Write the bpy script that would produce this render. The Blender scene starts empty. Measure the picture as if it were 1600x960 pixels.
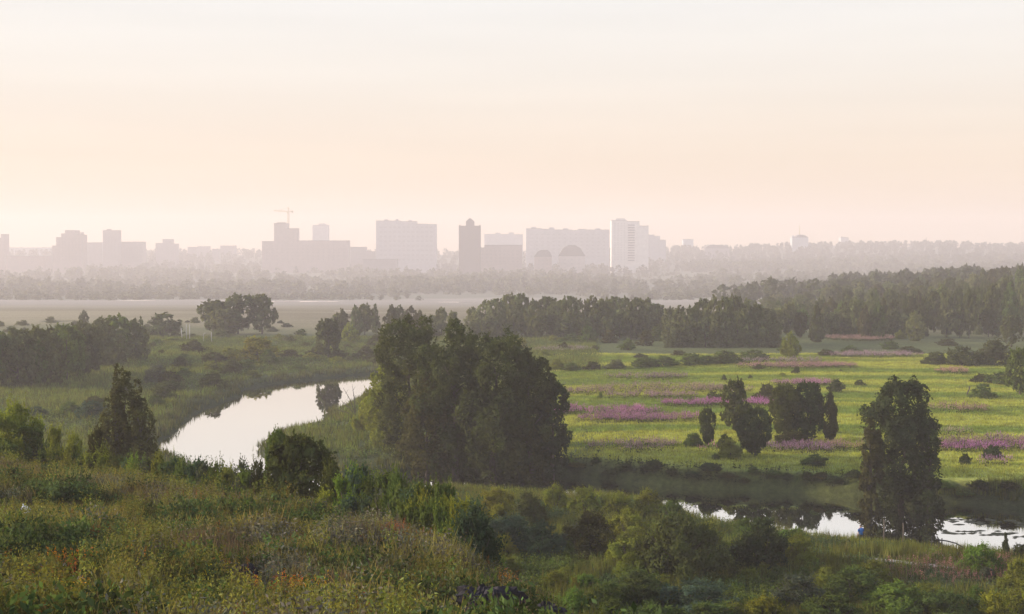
import bpy, math, random
import numpy as np
from math import radians, sin, cos, tan, atan, pi

# ------------------------------------------------------------------ camera, world, sun, exposure
scene = bpy.context.scene
C = scene.collection
F = 2200.0                                  # focal length in photo pixels (1600 wide)
HOR = 388.0                                 # row of the horizon
CAMZ = 28.0
PITCH = atan((480 - HOR) / F)
cd = bpy.data.cameras.new('camera')
cam = bpy.data.objects.new('camera', cd); C.objects.link(cam)
cam.location = (0, 0, CAMZ); cam.rotation_euler = (pi / 2 - PITCH, 0, 0)
cd.sensor_width = 36; cd.lens = 36 * F / 1600; cd.clip_start = 0.5; cd.clip_end = 9000
scene.camera = cam

SUN_AZ = radians(-83)                       # left of the view direction (+Y)
SUN_EL = radians(15)
w = bpy.data.worlds.new('World'); scene.world = w; w.use_nodes = True
nt = w.node_tree; nt.nodes.clear()
out = nt.nodes.new('ShaderNodeOutputWorld'); bg = nt.nodes.new('ShaderNodeBackground')
sky = nt.nodes.new('ShaderNodeTexSky'); sky.sky_type = 'NISHITA'; sky.sun_disc = False
sky.sun_elevation = SUN_EL; sky.sun_rotation = SUN_AZ
sky.air_density = 1.0; sky.dust_density = 3.0; sky.ozone_density = 1.0; sky.altitude = 100
veil = nt.nodes.new('ShaderNodeMixRGB'); veil.blend_type = 'MIX'   # thin high cloud whitening the sky
veil.inputs['Fac'].default_value = 0.94
tcw = nt.nodes.new('ShaderNodeTexCoord'); sxyz = nt.nodes.new('ShaderNodeSeparateXYZ'); vr = nt.nodes.new('ShaderNodeValToRGB')
vr.color_ramp.elements[0].position = 0.0; vr.color_ramp.elements[0].color = (1.0, .77, .57, 1)
vr.color_ramp.elements[1].position = 0.5; vr.color_ramp.elements[1].color = (.68, .79, .98, 1)
for p_, c_ in ((.06, (.98, .81, .64, 1)), (.12, (.99, .92, .835, 1)), (.19, (.985, .985, .975, 1))):
    e_ = vr.color_ramp.elements.new(p_); e_.color = c_
vm = nt.nodes.new('ShaderNodeMixRGB'); vm.blend_type = 'MULTIPLY'; vm.inputs['Fac'].default_value = 1; vm.inputs['Color2'].default_value = (7.9, 7.9, 7.9, 1)
nt.links.new(tcw.outputs['Generated'], sxyz.inputs[0]); nt.links.new(sxyz.outputs['Z'], vr.inputs['Fac'])
stm = nt.nodes.new('ShaderNodeMapping'); stm.inputs['Scale'].default_value = (1.3, 1.3, 22); stn = nt.nodes.new('ShaderNodeTexNoise'); stn.inputs['Scale'].default_value = 2.2; stn.inputs['Detail'].default_value = 4
str_ = nt.nodes.new('ShaderNodeMapRange'); str_.inputs['From Min'].default_value = .35; str_.inputs['From Max'].default_value = .65; str_.inputs['To Min'].default_value = 5.72; str_.inputs['To Max'].default_value = 5.95
nt.links.new(tcw.outputs['Generated'], stm.inputs[0]); nt.links.new(stm.outputs[0], stn.inputs['Vector']); nt.links.new(stn.outputs['Fac'], str_.inputs['Value']); nt.links.new(str_.outputs[0], vm.inputs['Color2'])
nt.links.new(vr.outputs[0], vm.inputs['Color1']); nt.links.new(vm.outputs[0], veil.inputs['Color2'])
nt.links.new(sky.outputs[0], veil.inputs['Color1'])
nt.links.new(veil.outputs[0], bg.inputs['Color']); nt.links.new(bg.outputs[0], out.inputs['Surface'])
bg.inputs['Strength'].default_value = 0.1
sd = bpy.data.lights.new('sun', 'SUN'); sun = bpy.data.objects.new('sun', sd); C.objects.link(sun)
sd.energy = 5.0; sd.angle = radians(2.0); sd.color = (1.0, 0.83, 0.64)
sun.rotation_euler = (pi / 2 - SUN_EL, 0, pi - SUN_AZ) ; sun.location = (-200, 100, 120)
vs = scene.view_settings
scene.display_settings.display_device = 'sRGB'
vs.view_transform = 'Standard'; vs.look = 'None'; vs.gamma = 1.0; vs.use_curve_mapping = False
vs.exposure = 0.72
cy = scene.cycles
cy.max_bounces = 5; cy.diffuse_bounces = 2; cy.glossy_bounces = 2; cy.transmission_bounces = 2
cy.volume_bounces = 2; cy.transparent_max_bounces = 4; cy.caustics_reflective = False; cy.caustics_refractive = False
cy.use_denoising = True
HAZE = 0.00034

# ------------------------------------------------------------------ small helpers
rng = np.random.default_rng(7)
random.seed(7)

def sstep(a, b, x):
    t = np.clip((np.asarray(x, float) - a) / (b - a), 0, 1); return t * t * (3 - 2 * t)

def vnoise(x, y, s, seed=0):
    x = np.asarray(x, float) / s; y = np.asarray(y, float) / s
    xi = np.floor(x); yi = np.floor(y); fx = x - xi; fy = y - yi
    fx = fx * fx * (3 - 2 * fx); fy = fy * fy * (3 - 2 * fy)
    def h(i, j):
        v = np.sin(i * 127.1 + j * 311.7 + seed * 74.7) * 43758.5453
        return v - np.floor(v)
    return (h(xi, yi) * (1 - fx) + h(xi + 1, yi) * fx) * (1 - fy) + (h(xi, yi + 1) * (1 - fx) + h(xi + 1, yi + 1) * fx) * fy

def fbm(x, y, s, seed=0):
    return vnoise(x, y, s, seed) * .55 + vnoise(x, y, s * .47, seed + 3) * .3 + vnoise(x, y, s * .21, seed + 5) * .15

def ray(px, py):
    """slopes x/y and z/y of the line of sight through a photo pixel"""
    u = (px - 800) / F; v = -(py - 480) / F
    y = cos(PITCH) + v * sin(PITCH); z = -sin(PITCH) + v * cos(PITCH)
    return u / y, z / y

def on_plane(px, py, z=0.0):
    a, m = ray(px, py); y = (z - CAMZ) / m
    return a * y, y

# ------------------------------------------------------------------ terrain
RIVER = [(1900, 812), (1600, 795), (1450, 785), (1350, 779), (1250, 772), (1100, 766), (1000, 756), (900, 746), (760, 742), (690, 742),
         (600, 745), (520, 742), (450, 733), (412, 716), (410, 702), (420, 689), (446, 677), (499, 671), (506, 649), (541, 636),
         (570, 620), (606, 602), (650, 589), (650, 580), (600, 583), (540, 588), (470, 595), (420, 602), (385, 610), (370, 622),
         (318, 640), (285, 662), (252, 690), (246, 708), (330, 738), (420, 760), (500, 775), (600, 772), (690, 764), (740, 766),
         (850, 774), (1000, 786), (1060, 800), (1100, 816), (1200, 834), (1345, 851), (1470, 863), (1600, 874), (1900, 898)]
RIVER = np.array([on_plane(*p) for p in RIVER])
LAKES = [(93, 505.5, 20, 1.4)]
FARLAKES = [(210, 470, 34, 0), (470, 472, 60, 0), (712, 473, 30, 0), (545, 487, 24, 0)]

_m = [on_plane(*p) for p in [(250, 722), (420, 745), (600, 760), (690, 755), (760, 761), (1000, 783), (1200, 803), (1345, 815), (1600, 834), (1900, 852)]]
MIDX = [p[0] for p in _m]; MIDY = [p[1] for p in _m]

def poly_sd(x, y, P):
    """signed distance to a polygon, negative inside"""
    d = np.full(x.shape, 1e9); ins = np.zeros(x.shape, bool)
    n = len(P)
    for i in range(n):
        ax, ay = P[i]; bx, by = P[(i + 1) % n]
        ex, ey = bx - ax, by - ay
        t = np.clip(((x - ax) * ex + (y - ay) * ey) / (ex * ex + ey * ey + 1e-9), 0, 1)
        d = np.minimum(d, (x - ax - t * ex) ** 2 + (y - ay - t * ey) ** 2)
        c = ((ay > y) != (by > y)) & (x < (bx - ax) * (y - ay) / (by - ay + 1e-12) + ax)
        ins ^= c
    d = np.sqrt(d)
    return np.where(ins, -d, d)

def river_sd(x, y):
    x = np.asarray(x, float); y = np.asarray(y, float)
    sh = x.shape; x = x.ravel(); y = y.ravel()
    r = np.full(x.shape, 60.0)
    k = (y > 95) & (y < 345) & (np.abs(x) < 130)
    if k.any():
        r[k] = poly_sd(x[k], y[k], RIVER) + (vnoise(x[k], y[k], 5, 11) - .5) * 1.6 + (vnoise(x[k], y[k], 1.7, 12) - .5) * .7
    for px, py, hw, hh in LAKES:
        cx, cy_ = on_plane(px, py)
        sx = hw / F * cy_; sy = hh * cy_ * cy_ / (F * CAMZ)
        q = np.sqrt(((x - cx) / sx) ** 2 + ((y - cy_) / sy) ** 2)
        r = np.minimum(r, (q - 1) * min(sx, sy) + (vnoise(x, y, 9, 4) - .5) * 3)
    return r.reshape(sh)

def crest(a):
    """distance of the crest of the near hill along the bearing a = x/y"""
    return np.interp(a, [-.7, -.45, -.364, -.18, -.09, -.045, 0, .045, .073, .12, .25, .5, 1], [104, 97, 90, 78, 68, 61, 52.5, 44, 39, 34, 26, 20, 14])

def hill_top(x, y):
    z = 20.5 - .075 * y - .03 * x + np.clip(36 - y, 0, 60) * .165
    z = z + (fbm(x, y, 7, 21) - .5) * .9
    # a shallow eroded ditch across the slope on the left
    t = np.exp(-((y - (62.5 + (x + 24) * .05)) / 1.3) ** 2) * sstep(-27, -24, x) * (1 - sstep(-17.5, -14.5, x))
    return z - 1.0 * t

def ground(x, y):
    x = np.asarray(x, float); y = np.asarray(y, float)
    z = 1.25 + .85 * sstep(-2, 12, x) * (1 - sstep(330, 500, y)) + (fbm(x, y, 22, 1) - .5) * .55 + (fbm(x, y, 90, 2) - .5) * .8 * sstep(330, 600, y)
    z = z + .75 * (1 - sstep(135, 160, y)) * (1 - sstep(-2, 12, x))
    z = z - 24 * sstep(500 + 260 * sstep(90, 300, x), 1560, y) + 6 * sstep(1900, 2600, y) + 27 * sstep(2700, 3350, y) + 13 * np.exp(-((x - 930) / 400) ** 2 - ((y - 3050) / 620) ** 2) + 5 * sstep(250, 700, x) * sstep(1400, 2300, y)
    z = z + 4.5 * sstep(130, 330, x) * sstep(430, 700, y)
    s = river_sd(x, y)
    bw = 2.0 + 1.6 * (1 - sstep(-4, 8, x))
    bw = np.where((y < np.interp(x, MIDX, MIDY)) & (y < 190), 17.0, bw)
    z = np.where(s > 0, z * np.clip(s / bw, 0, 1) ** .8, -1.6 * np.clip(-s / 3, 0, 1))
    a = x / np.maximum(y, 3.0)
    e = y - crest(a)
    drop = .62 * np.log1p(np.exp(np.clip(e / 3.0, -30, 30))) * 3.0
    h = hill_top(x, y) - drop - np.interp(a, [-.37, -.28, -.15, -.06, .0], [.1, .7, 1.0, .75, .25]) * sstep(-14, -1, e)
    k = 1.2
    return np.where(e > 70, z, np.maximum(z, h) + k * .25 * np.exp(-np.abs(z - h) / k))

def gz(x, y): return float(ground(np.array([x]), np.array([y]))[0])

def foot(px, pyb):
    """where the line of sight through a pixel meets the plain"""
    a, m = ray(px, pyb)
    y = (1.8 - CAMZ) / m
    for _ in range(6):
        y = (max(gz(a * y, y), 0.0) - CAMZ) / m
    return a * y, y

def hill_foot(px, py):
    a, m = ray(px, py)
    ys = np.linspace(25, 110, 1700)
    g = ground(a * ys, ys); l = CAMZ + m * ys
    i = int(np.argmax(g >= l)); return a * ys[i], ys[i]

def far_foot(px, py):
    a, m = ray(px, py); ys = np.linspace(300, 3000, 5400); g = ground(a * ys, ys)
    i = int(np.argmax(g >= CAMZ + m * ys)); return a * ys[i], ys[i]

# ------------------------------------------------------------------ meshes
def mesh_from(name, V, Fc, mats=(), tint=None, smooth=False, mat_idx=None):
    V = np.asarray(V, np.float32); Fc = np.asarray(Fc, np.int32)
    me = bpy.data.meshes.new(name)
    n, k = Fc.shape
    me.vertices.add(len(V)); me.vertices.foreach_set('co', V.ravel())
    me.loops.add(n * k); me.loops.foreach_set('vertex_index', Fc.ravel())
    me.polygons.add(n); me.polygons.foreach_set('loop_start', np.arange(0, n * k, k, dtype=np.int32))
    if smooth: me.polygons.foreach_set('use_smooth', np.ones(n, bool))
    for m in mats: me.materials.append(m)
    if mat_idx is not None: me.polygons.foreach_set('material_index', np.asarray(mat_idx, np.int32))
    if tint is not None:
        a = me.attributes.new('tint', 'FLOAT_COLOR', 'POINT')
        t = np.ones((len(V), 4), np.float32); t[:, :3] = tint
        a.data.foreach_set('color', t.ravel())
    me.update(calc_edges=True)
    return me

class MB:
    """collects boxes, tubes and prisms (all as triangles / quads) for ONE mesh object"""
    def __init__(s): s.v = []; s.f = []; s.n = 0
    def add(s, v, f):
        s.v += [tuple(p) for p in v]; s.f += [tuple(i + s.n for i in q) for q in f]; s.n += len(v)
    def box(s, x0, x1, y0, y1, z0, z1):
        v = [(x0, y0, z0), (x1, y0, z0), (x1, y1, z0), (x0, y1, z0), (x0, y0, z1), (x1, y0, z1), (x1, y1, z1), (x0, y1, z1)]
        s.add(v, [(0, 3, 2, 1), (4, 5, 6, 7), (0, 1, 5, 4), (1, 2, 6, 5), (2, 3, 7, 6), (3, 0, 4, 7)])
    def prism(s, pts, y0, y1):
        """outline in x,z extruded along y"""
        n = len(pts)
        v = [(x, y0, z) for x, z in pts] + [(x, y1, z) for x, z in pts]
        s.add(v, [tuple(range(n)), tuple(range(2 * n - 1, n - 1, -1))] + [(i, i + n, (i + 1) % n + n, (i + 1) % n) for i in range(n)])
    def tube(s, pts, rad, k=6):
        pts = np.asarray(pts, float); n = len(pts)
        v = []
        for i in range(n):
            t = pts[min(i + 1, n - 1)] - pts[max(i - 1, 0)]; t /= np.linalg.norm(t) + 1e-9
            r = np.cross(t, (0.31, .95, 0.05) if abs(t[2]) > .8 else (0, 0, 1)); r /= np.linalg.norm(r); b = np.cross(t, r)
            for j in range(k):
                q = 2 * pi * j / k
                v.append(pts[i] + (r * cos(q) + b * sin(q)) * rad[i])
        f = [(i * k + j, i * k + (j + 1) % k, (i + 1) * k + (j + 1) % k, (i + 1) * k + j) for i in range(n - 1) for j in range(k)]
        s.add(v, f + [tuple(range(k - 1, -1, -1)), tuple(range((n - 1) * k, n * k))])
    def mesh(s, name, mat, smooth=False):
        me = bpy.data.meshes.new(name); me.from_pydata(s.v, [], s.f); me.materials.append(mat)
        if smooth: me.polygons.foreach_set('use_smooth', np.ones(len(me.polygons), bool))
        me.update(); return me

def link(name, me, parent=None, color=None):
    o = bpy.data.objects.new(name, me); C.objects.link(o)
    if parent is not None: o.parent = parent
    if color is not None: o.color = (*color, 1)
    return o

def tag(o, label=None, cat=None, group=None, kind=None):
    if label: o['label'] = label
    if cat: o['category'] = cat
    if group: o['group'] = group
    if kind: o['kind'] = kind
    return o

def empty(name, loc, rz=0.0):
    o = bpy.data.objects.new(name, None); C.objects.link(o)
    o.location = loc; o.rotation_euler = (0, 0, rz); o.empty_display_size = .3
    return o

# ------------------------------------------------------------------ materials
def nodes(name):
    m = bpy.data.materials.new(name); m.use_nodes = True
    t = m.node_tree; t.nodes.clear()
    o = t.nodes.new('ShaderNodeOutputMaterial')
    return m, t, o

def leafy(name, src, trans=.35, vary=(.6, 1.4), warm=(1.25, 1.2, .55)):
    m, t, o = nodes(name)
    N = t.nodes.new; L = t.links.new
    if src == 'object':
        s = N('ShaderNodeObjectInfo'); col = s.outputs['Color']
    else:
        s = N('ShaderNodeAttribute'); s.attribute_name = 'tint'; col = s.outputs['Color']
    g = N('ShaderNodeNewGeometry')
    mr = N('ShaderNodeMapRange'); mr.inputs['To Min'].default_value = vary[0]; mr.inputs['To Max'].default_value = vary[1]
    L(g.outputs['Random Per Island'], mr.inputs['Value'])
    nz = N('ShaderNodeTexNoise'); nz.inputs['Scale'].default_value = .45; nz.inputs['Detail'].default_value = 2
    L(g.outputs['Position'], nz.inputs['Vector'])
    m2 = N('ShaderNodeMapRange'); m2.inputs['From Min'].default_value = .3; m2.inputs['From Max'].default_value = .7
    m2.inputs['To Min'].default_value = .72; m2.inputs['To Max'].default_value = 1.3
    L(nz.outputs['Fac'], m2.inputs['Value'])
    mu = N('ShaderNodeMath'); mu.operation = 'MULTIPLY'; L(mr.outputs[0], mu.inputs[0]); L(m2.outputs[0], mu.inputs[1])
    hs = N('ShaderNodeHueSaturation'); L(col, hs.inputs['Color']); L(mu.outputs[0], hs.inputs['Value'])
    h2 = N('ShaderNodeMapRange'); h2.inputs['To Min'].default_value = .475; h2.inputs['To Max'].default_value = .52
    L(nz.outputs['Fac'], h2.inputs['Value']); L(h2.outputs[0], hs.inputs['Hue'])
    d = N('ShaderNodeBsdfDiffuse'); L(hs.outputs[0], d.inputs['Color'])
    tr = N('ShaderNodeBsdfTranslucent')
    mx = N('ShaderNodeMixRGB'); mx.blend_type = 'MULTIPLY'; mx.inputs['Fac'].default_value = 1; mx.inputs['Color2'].default_value = (*warm, 1)
    L(hs.outputs[0], mx.inputs['Color1']); L(mx.outputs[0], tr.inputs['Color'])
    sh = N('ShaderNodeMixShader'); sh.inputs['Fac'].default_value = trans
    L(d.outputs[0], sh.inputs[1]); L(tr.outputs[0], sh.inputs[2]); L(sh.outputs[0], o.inputs['Surface'])
    return m

M_LEAF = leafy('foliage', 'object', .38, (.8, 1.2))
M_HERB = leafy('herbage', 'tint', .35, (.7, 1.3))

def plain_mat(name, col, rough=.8, noise=0.25, scale=1.5, metal=0.0, usecolor=False):
    m, t, o = nodes(name)
    N = t.nodes.new; L = t.links.new
    p = N('ShaderNodeBsdfPrincipled'); p.inputs['Roughness'].default_value = rough; p.inputs['Metallic'].default_value = metal
    tc = N('ShaderNodeTexCoord'); nz = N('ShaderNodeTexNoise'); nz.inputs['Scale'].default_value = scale; nz.inputs['Detail'].default_value = 5
    L(tc.outputs['Object'], nz.inputs['Vector'])
    mr = N('ShaderNodeMapRange'); mr.inputs['From Min'].default_value = .25; mr.inputs['From Max'].default_value = .75
    mr.inputs['To Min'].default_value = 1 - noise; mr.inputs['To Max'].default_value = 1 + noise
    L(nz.outputs['Fac'], mr.inputs['Value'])
    hs = N('ShaderNodeHueSaturation'); hs.inputs['Color'].default_value = (*col, 1); L(mr.outputs[0], hs.inputs['Value'])
    if usecolor:
        oi = N('ShaderNodeObjectInfo'); L(oi.outputs['Color'], hs.inputs['Color'])
    L(hs.outputs[0], p.inputs['Base Color']); L(p.outputs[0], o.inputs['Surface'])
    return m

M_BARK = plain_mat('bark', (.07, .055, .045), .9, .4, 6)
M_WALL = plain_mat('plaster', (.4, .38, .36), .85, .12, .15, usecolor=True)
M_ROOF = plain_mat('roofing', (.12, .11, .11), .9, .2, .3)
M_PANE = plain_mat('window_glass', (.17, .17, .18), .3, .2, .2, usecolor=True)
M_STEEL = plain_mat('crane_steel', (.45, .33, .06), .6, .15, .5)
M_POLE = plain_mat('pale_pole', (.34, .33, .32), .7, .15, 2)
M_DARK = plain_mat('dark_iron', (.02, .02, .022), .5, .3, 4)
M_PLASTIC = plain_mat('plastic_bag', (.75, .77, .85), .4, .15, 6)
M_CARD = plain_mat('card_scrap', (.45, .42, .40), .8, .25, 8)
M_SLAG = plain_mat('dark_rubble', (.018, .015, .022), .95, .7, 7)
M_WOOD = plain_mat('weathered_wood', (.11, .09, .07), .85, .35, 5)
M_PLANK = plain_mat('white_plank', (.62, .6, .56), .7, .15, 5)  # near white board colour
M_SKIN = plain_mat('skin', (.38, .22, .17), .6, .08, 5)
M_BLUE = plain_mat('blue_cloth', (.03, .16, .50), .8, .15, 9)
M_HAIR = plain_mat('dark_hair', (.03, .02, .02), .7, .3, 20)
M_TROUSER = plain_mat('dark_cloth', (.03, .035, .05), .85, .2, 9)

# ------------------------------------------------------------------ ground sheet
NR, NC = 920, 760
yy = -22 + 42 * (np.exp(np.linspace(0, math.log((3700 + 64) / 42), NR)) - 1) + 0.0
tt = np.linspace(-.66, .66, NC)
Y, T = np.meshgrid(yy, tt, indexing='ij')
X = T * (Y + 75)
Z = ground(X, Y)
idx = np.arange(NR * NC).reshape(NR, NC)
GF = np.stack([idx[:-1, :-1], idx[:-1, 1:], idx[1:, 1:], idx[1:, :-1]], -1).reshape(-1, 4)

def ground_colour(x, y):
    """tint of growth and soil, with meadow sun bands and far mist painted in"""
    n1 = fbm(x, y, 14, 31)[..., None]; n2 = sstep(.36, .62, fbm(x * .13, y, 8, 33))[..., None]; n3 = fbm(x, y, 60, 35)[..., None]
    scrub = np.array([.085, .100, .040]) * (.75 + .5 * n1)
    marsh = np.array([.215, .185, .125]) * (.72 + .4 * n3 + .3 * sstep(.35, .65, fbm(x * .12, y, 26, 39))[..., None])
    mead = np.array([.14, .20, .045]) * (1 - n2) + np.array([.29, .31, .065]) * n2  # strips of sun and shadow painted into the meadow colour
    mead = mead * (.8 + .4 * n3)
    hill = np.array([.075, .062, .030]) * (.7 + .6 * n1)
    c = scrub + (marsh - scrub) * (sstep(400, 560, y + (fbm(x, y, 70, 37) - .5) * 120))[..., None]
    mm = sstep(8, 22, x + (fbm(x, y, 25, 41) - .5) * 30) * sstep(150, 158, y) * (1 - sstep(285, 335, y + (fbm(x, y, 30, 43) - .5) * 60))
    c = c + (mead - c) * mm[..., None]
    c = c + (np.array([.29, .26, .235]) - c) * sstep(600, 800, y)[..., None] * (1 - .6 * sstep(200, 420, x))[..., None]  # paler ground colour stands in for thick far mist
    c = c + (np.array([.135, .137, .10]) - c) * sstep(1080, 1420, y + (fbm(x, y * 1.3, 210, 51) - .5) * 900)[..., None]
    a = x / np.maximum(y, 3.0)
    e = y - crest(a)
    c = c + (hill - c) * (1 - sstep(-1, 12, e))[..., None]
    s = river_sd(x, y)
    c = c + (np.array([.032, .040, .018]) - c) * ((1 - sstep(1.2, 3.2, s)) * (1 - mm * 0))[..., None] * .85
    t = np.exp(-((y - (62.5 + (x + 24) * .05)) / 1.5) ** 2) * sstep(-27, -24, x) * (1 - sstep(-17.5, -14.5, x))
    c = c + (np.array([.030, .024, .024]) - c) * t[..., None]
    return c

m_ground, t, o = nodes('ground_cover')
N = t.nodes.new; L = t.links.new
at = N('ShaderNodeAttribute'); at.attribute_name = 'tint'
g = N('ShaderNodeNewGeometry'); nz = N('ShaderNodeTexNoise'); nz.inputs['Scale'].default_value = 1.3; nz.inputs['Detail'].default_value = 6; nz.inputs['Roughness'].default_value = .7
L(g.outputs['Position'], nz.inputs['Vector'])
mr = N('ShaderNodeMapRange'); mr.inputs['From Min'].default_value = .3; mr.inputs['From Max'].default_value = .7; mr.inputs['To Min'].default_value = .55; mr.inputs['To Max'].default_value = 1.45
L(nz.outputs['Fac'], mr.inputs['Value'])
hs = N('ShaderNodeHueSaturation'); L(at.outputs['Color'], hs.inputs['Color']); L(mr.outputs[0], hs.inputs['Value'])
p = N('ShaderNodeBsdfPrincipled'); p.inputs['Roughness'].default_value = .95; p.inputs['Specular IOR Level'].default_value = .1
bp = N('ShaderNodeBump'); bp.inputs['Strength'].default_value = .8; bp.inputs['Distance'].default_value = .4
L(nz.outputs['Fac'], bp.inputs['Height']); L(bp.outputs[0], p.inputs['Normal'])
L(hs.outputs[0], p.inputs['Base Color']); L(p.outputs[0], o.inputs['Surface'])
V = np.stack([X, Y, Z], -1).reshape(-1, 3)
me = mesh_from('ground', V, GF, [m_ground], tint=ground_colour(X, Y).reshape(-1, 3), smooth=True)
tag(link('ground', me), kind='structure')

# ------------------------------------------------------------------ water
m_water, t, o = nodes('still_water')
N = t.nodes.new; L = t.links.new
g = N('ShaderNodeNewGeometry'); mp = N('ShaderNodeMapping'); mp.inputs['Scale'].default_value = (.35, 1.0, 1)
L(g.outputs['Position'], mp.inputs['Vector'])
nz = N('ShaderNodeTexNoise'); nz.inputs['Scale'].default_value = .9; nz.inputs['Detail'].default_value = 3; L(mp.outputs[0], nz.inputs['Vector'])
n2 = N('ShaderNodeTexNoise'); n2.inputs['Scale'].default_value = .06; n2.inputs['Detail'].default_value = 2; L(mp.outputs[0], n2.inputs['Vector'])
mr = N('ShaderNodeMapRange'); mr.inputs['From Min'].default_value = .45; mr.inputs['From Max'].default_value = .75; mr.inputs['To Min'].default_value = .0008; mr.inputs['To Max'].default_value = .007
L(n2.outputs['Fac'], mr.inputs['Value'])
bp = N('ShaderNodeBump'); bp.inputs['Distance'].default_value = .35; L(mr.outputs[0], bp.inputs['Strength']); L(nz.outputs['Fac'], bp.inputs['Height'])
gl = N('ShaderNodeBsdfGlossy'); gl.inputs['Color'].default_value = (.93, .92, .9, 1); gl.inputs['Roughness'].default_value = .015; L(bp.outputs[0], gl.inputs['Normal'])
df = N('ShaderNodeBsdfDiffuse'); df.inputs['Color'].default_value = (.02, .022, .018, 1)
sh = N('ShaderNodeMixShader'); sh.inputs['Fac'].default_value = .93; L(df.outputs[0], sh.inputs[1]); L(gl.outputs[0], sh.inputs[2]); L(sh.outputs[0], o.inputs['Surface'])
mb = MB(); mb.add([(-140, 92, 0), (140, 92, 0), (140, 350, 0), (-140, 350, 0)], [(0, 1, 2, 3)])
tag(link('river_water', mb.mesh('river_water', m_water)), kind='structure')
mb = MB()
for px_, py_, hw_, hh_ in FARLAKES:
    cx_, cy2 = far_foot(px_, py_); sx_ = hw_ / F * cy2; k_ = 24
    mb.add([(cx_ + cos(q * 6.2832 / k_) * sx_ * 1.0, cy2 + sin(q * 6.2832 / k_) * sx_ * .32, gz(cx_, cy2) + .25) for q in range(k_)], [tuple(range(k_))])
mb.add([(-330, 420, 0), (60, 420, 0), (60, 560, 0), (-330, 560, 0)], [(0, 1, 2, 3)])
tag(link('lake_water', mb.mesh('lake_water', m_water)), kind='structure')

# ------------------------------------------------------------------ foliage
def unit(v): return v / (np.linalg.norm(v, axis=-1, keepdims=True) + 1e-9)

def diamonds(cn, nr, size, aspect=.62, r=rng, up=0.0, along=None):
    """one small leaf spray (four corners) at each centre, facing nr"""
    n = len(cn)
    t = unit(r.normal(size=(n, 3)) + np.array([0, 0, up]))
    if along is not None: t = unit(along + r.normal(size=(n, 3)) * .35)
    t = unit(t - nr * np.sum(t * nr, -1, keepdims=True))
    b = np.cross(nr, t)
    s = np.asarray(size).reshape(-1, 1) * np.ones((n, 1))
    V = np.stack([cn - t * s, cn - b * s * aspect, cn + t * s, cn + b * s * aspect], 1).reshape(-1, 3)
    return V, np.arange(4 * n).reshape(n, 4)

PROFILE = {
    'round':  (.16, lambda h: .5 * np.sqrt(np.clip(1 - ((h - .58) / .44) ** 2, 0.02, 1))),
    'willow': (.02, lambda h: .5 * np.sqrt(np.clip(1 - ((h - .42) / .60) ** 2, .05, 1))),
    'oval':   (.08, lambda h: .5 * np.clip(np.sin(pi * np.clip(h, 0, 1) ** .8), .06, 1) ** .8),
    'cone':   (.05, lambda h: .5 * np.clip(1.04 - h, .02, 1) ** .85 * np.clip(h / .14, .4, 1)),
    'poplar': (.04, lambda h: .5 * np.clip(np.sin(pi * np.clip(h, 0, 1) ** .62), .08, 1) ** .7),
    'shrub':  (.0, lambda h: .5 * np.sqrt(np.clip(1 - (h * .98) ** 2.2, .02, 1))),
    'dome':   (.02, lambda h: .5 * np.interp(h, [0, .2, .45, .7, .85, .95, 1], [.5, .82, 1.0, .98, .86, .62, .3])),
    'birch':  (.05, lambda h: .5 * np.clip(np.sin(pi * np.clip(h * .86 + .10, 0, 1) ** .9), .06, 1) ** .6),
}

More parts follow.
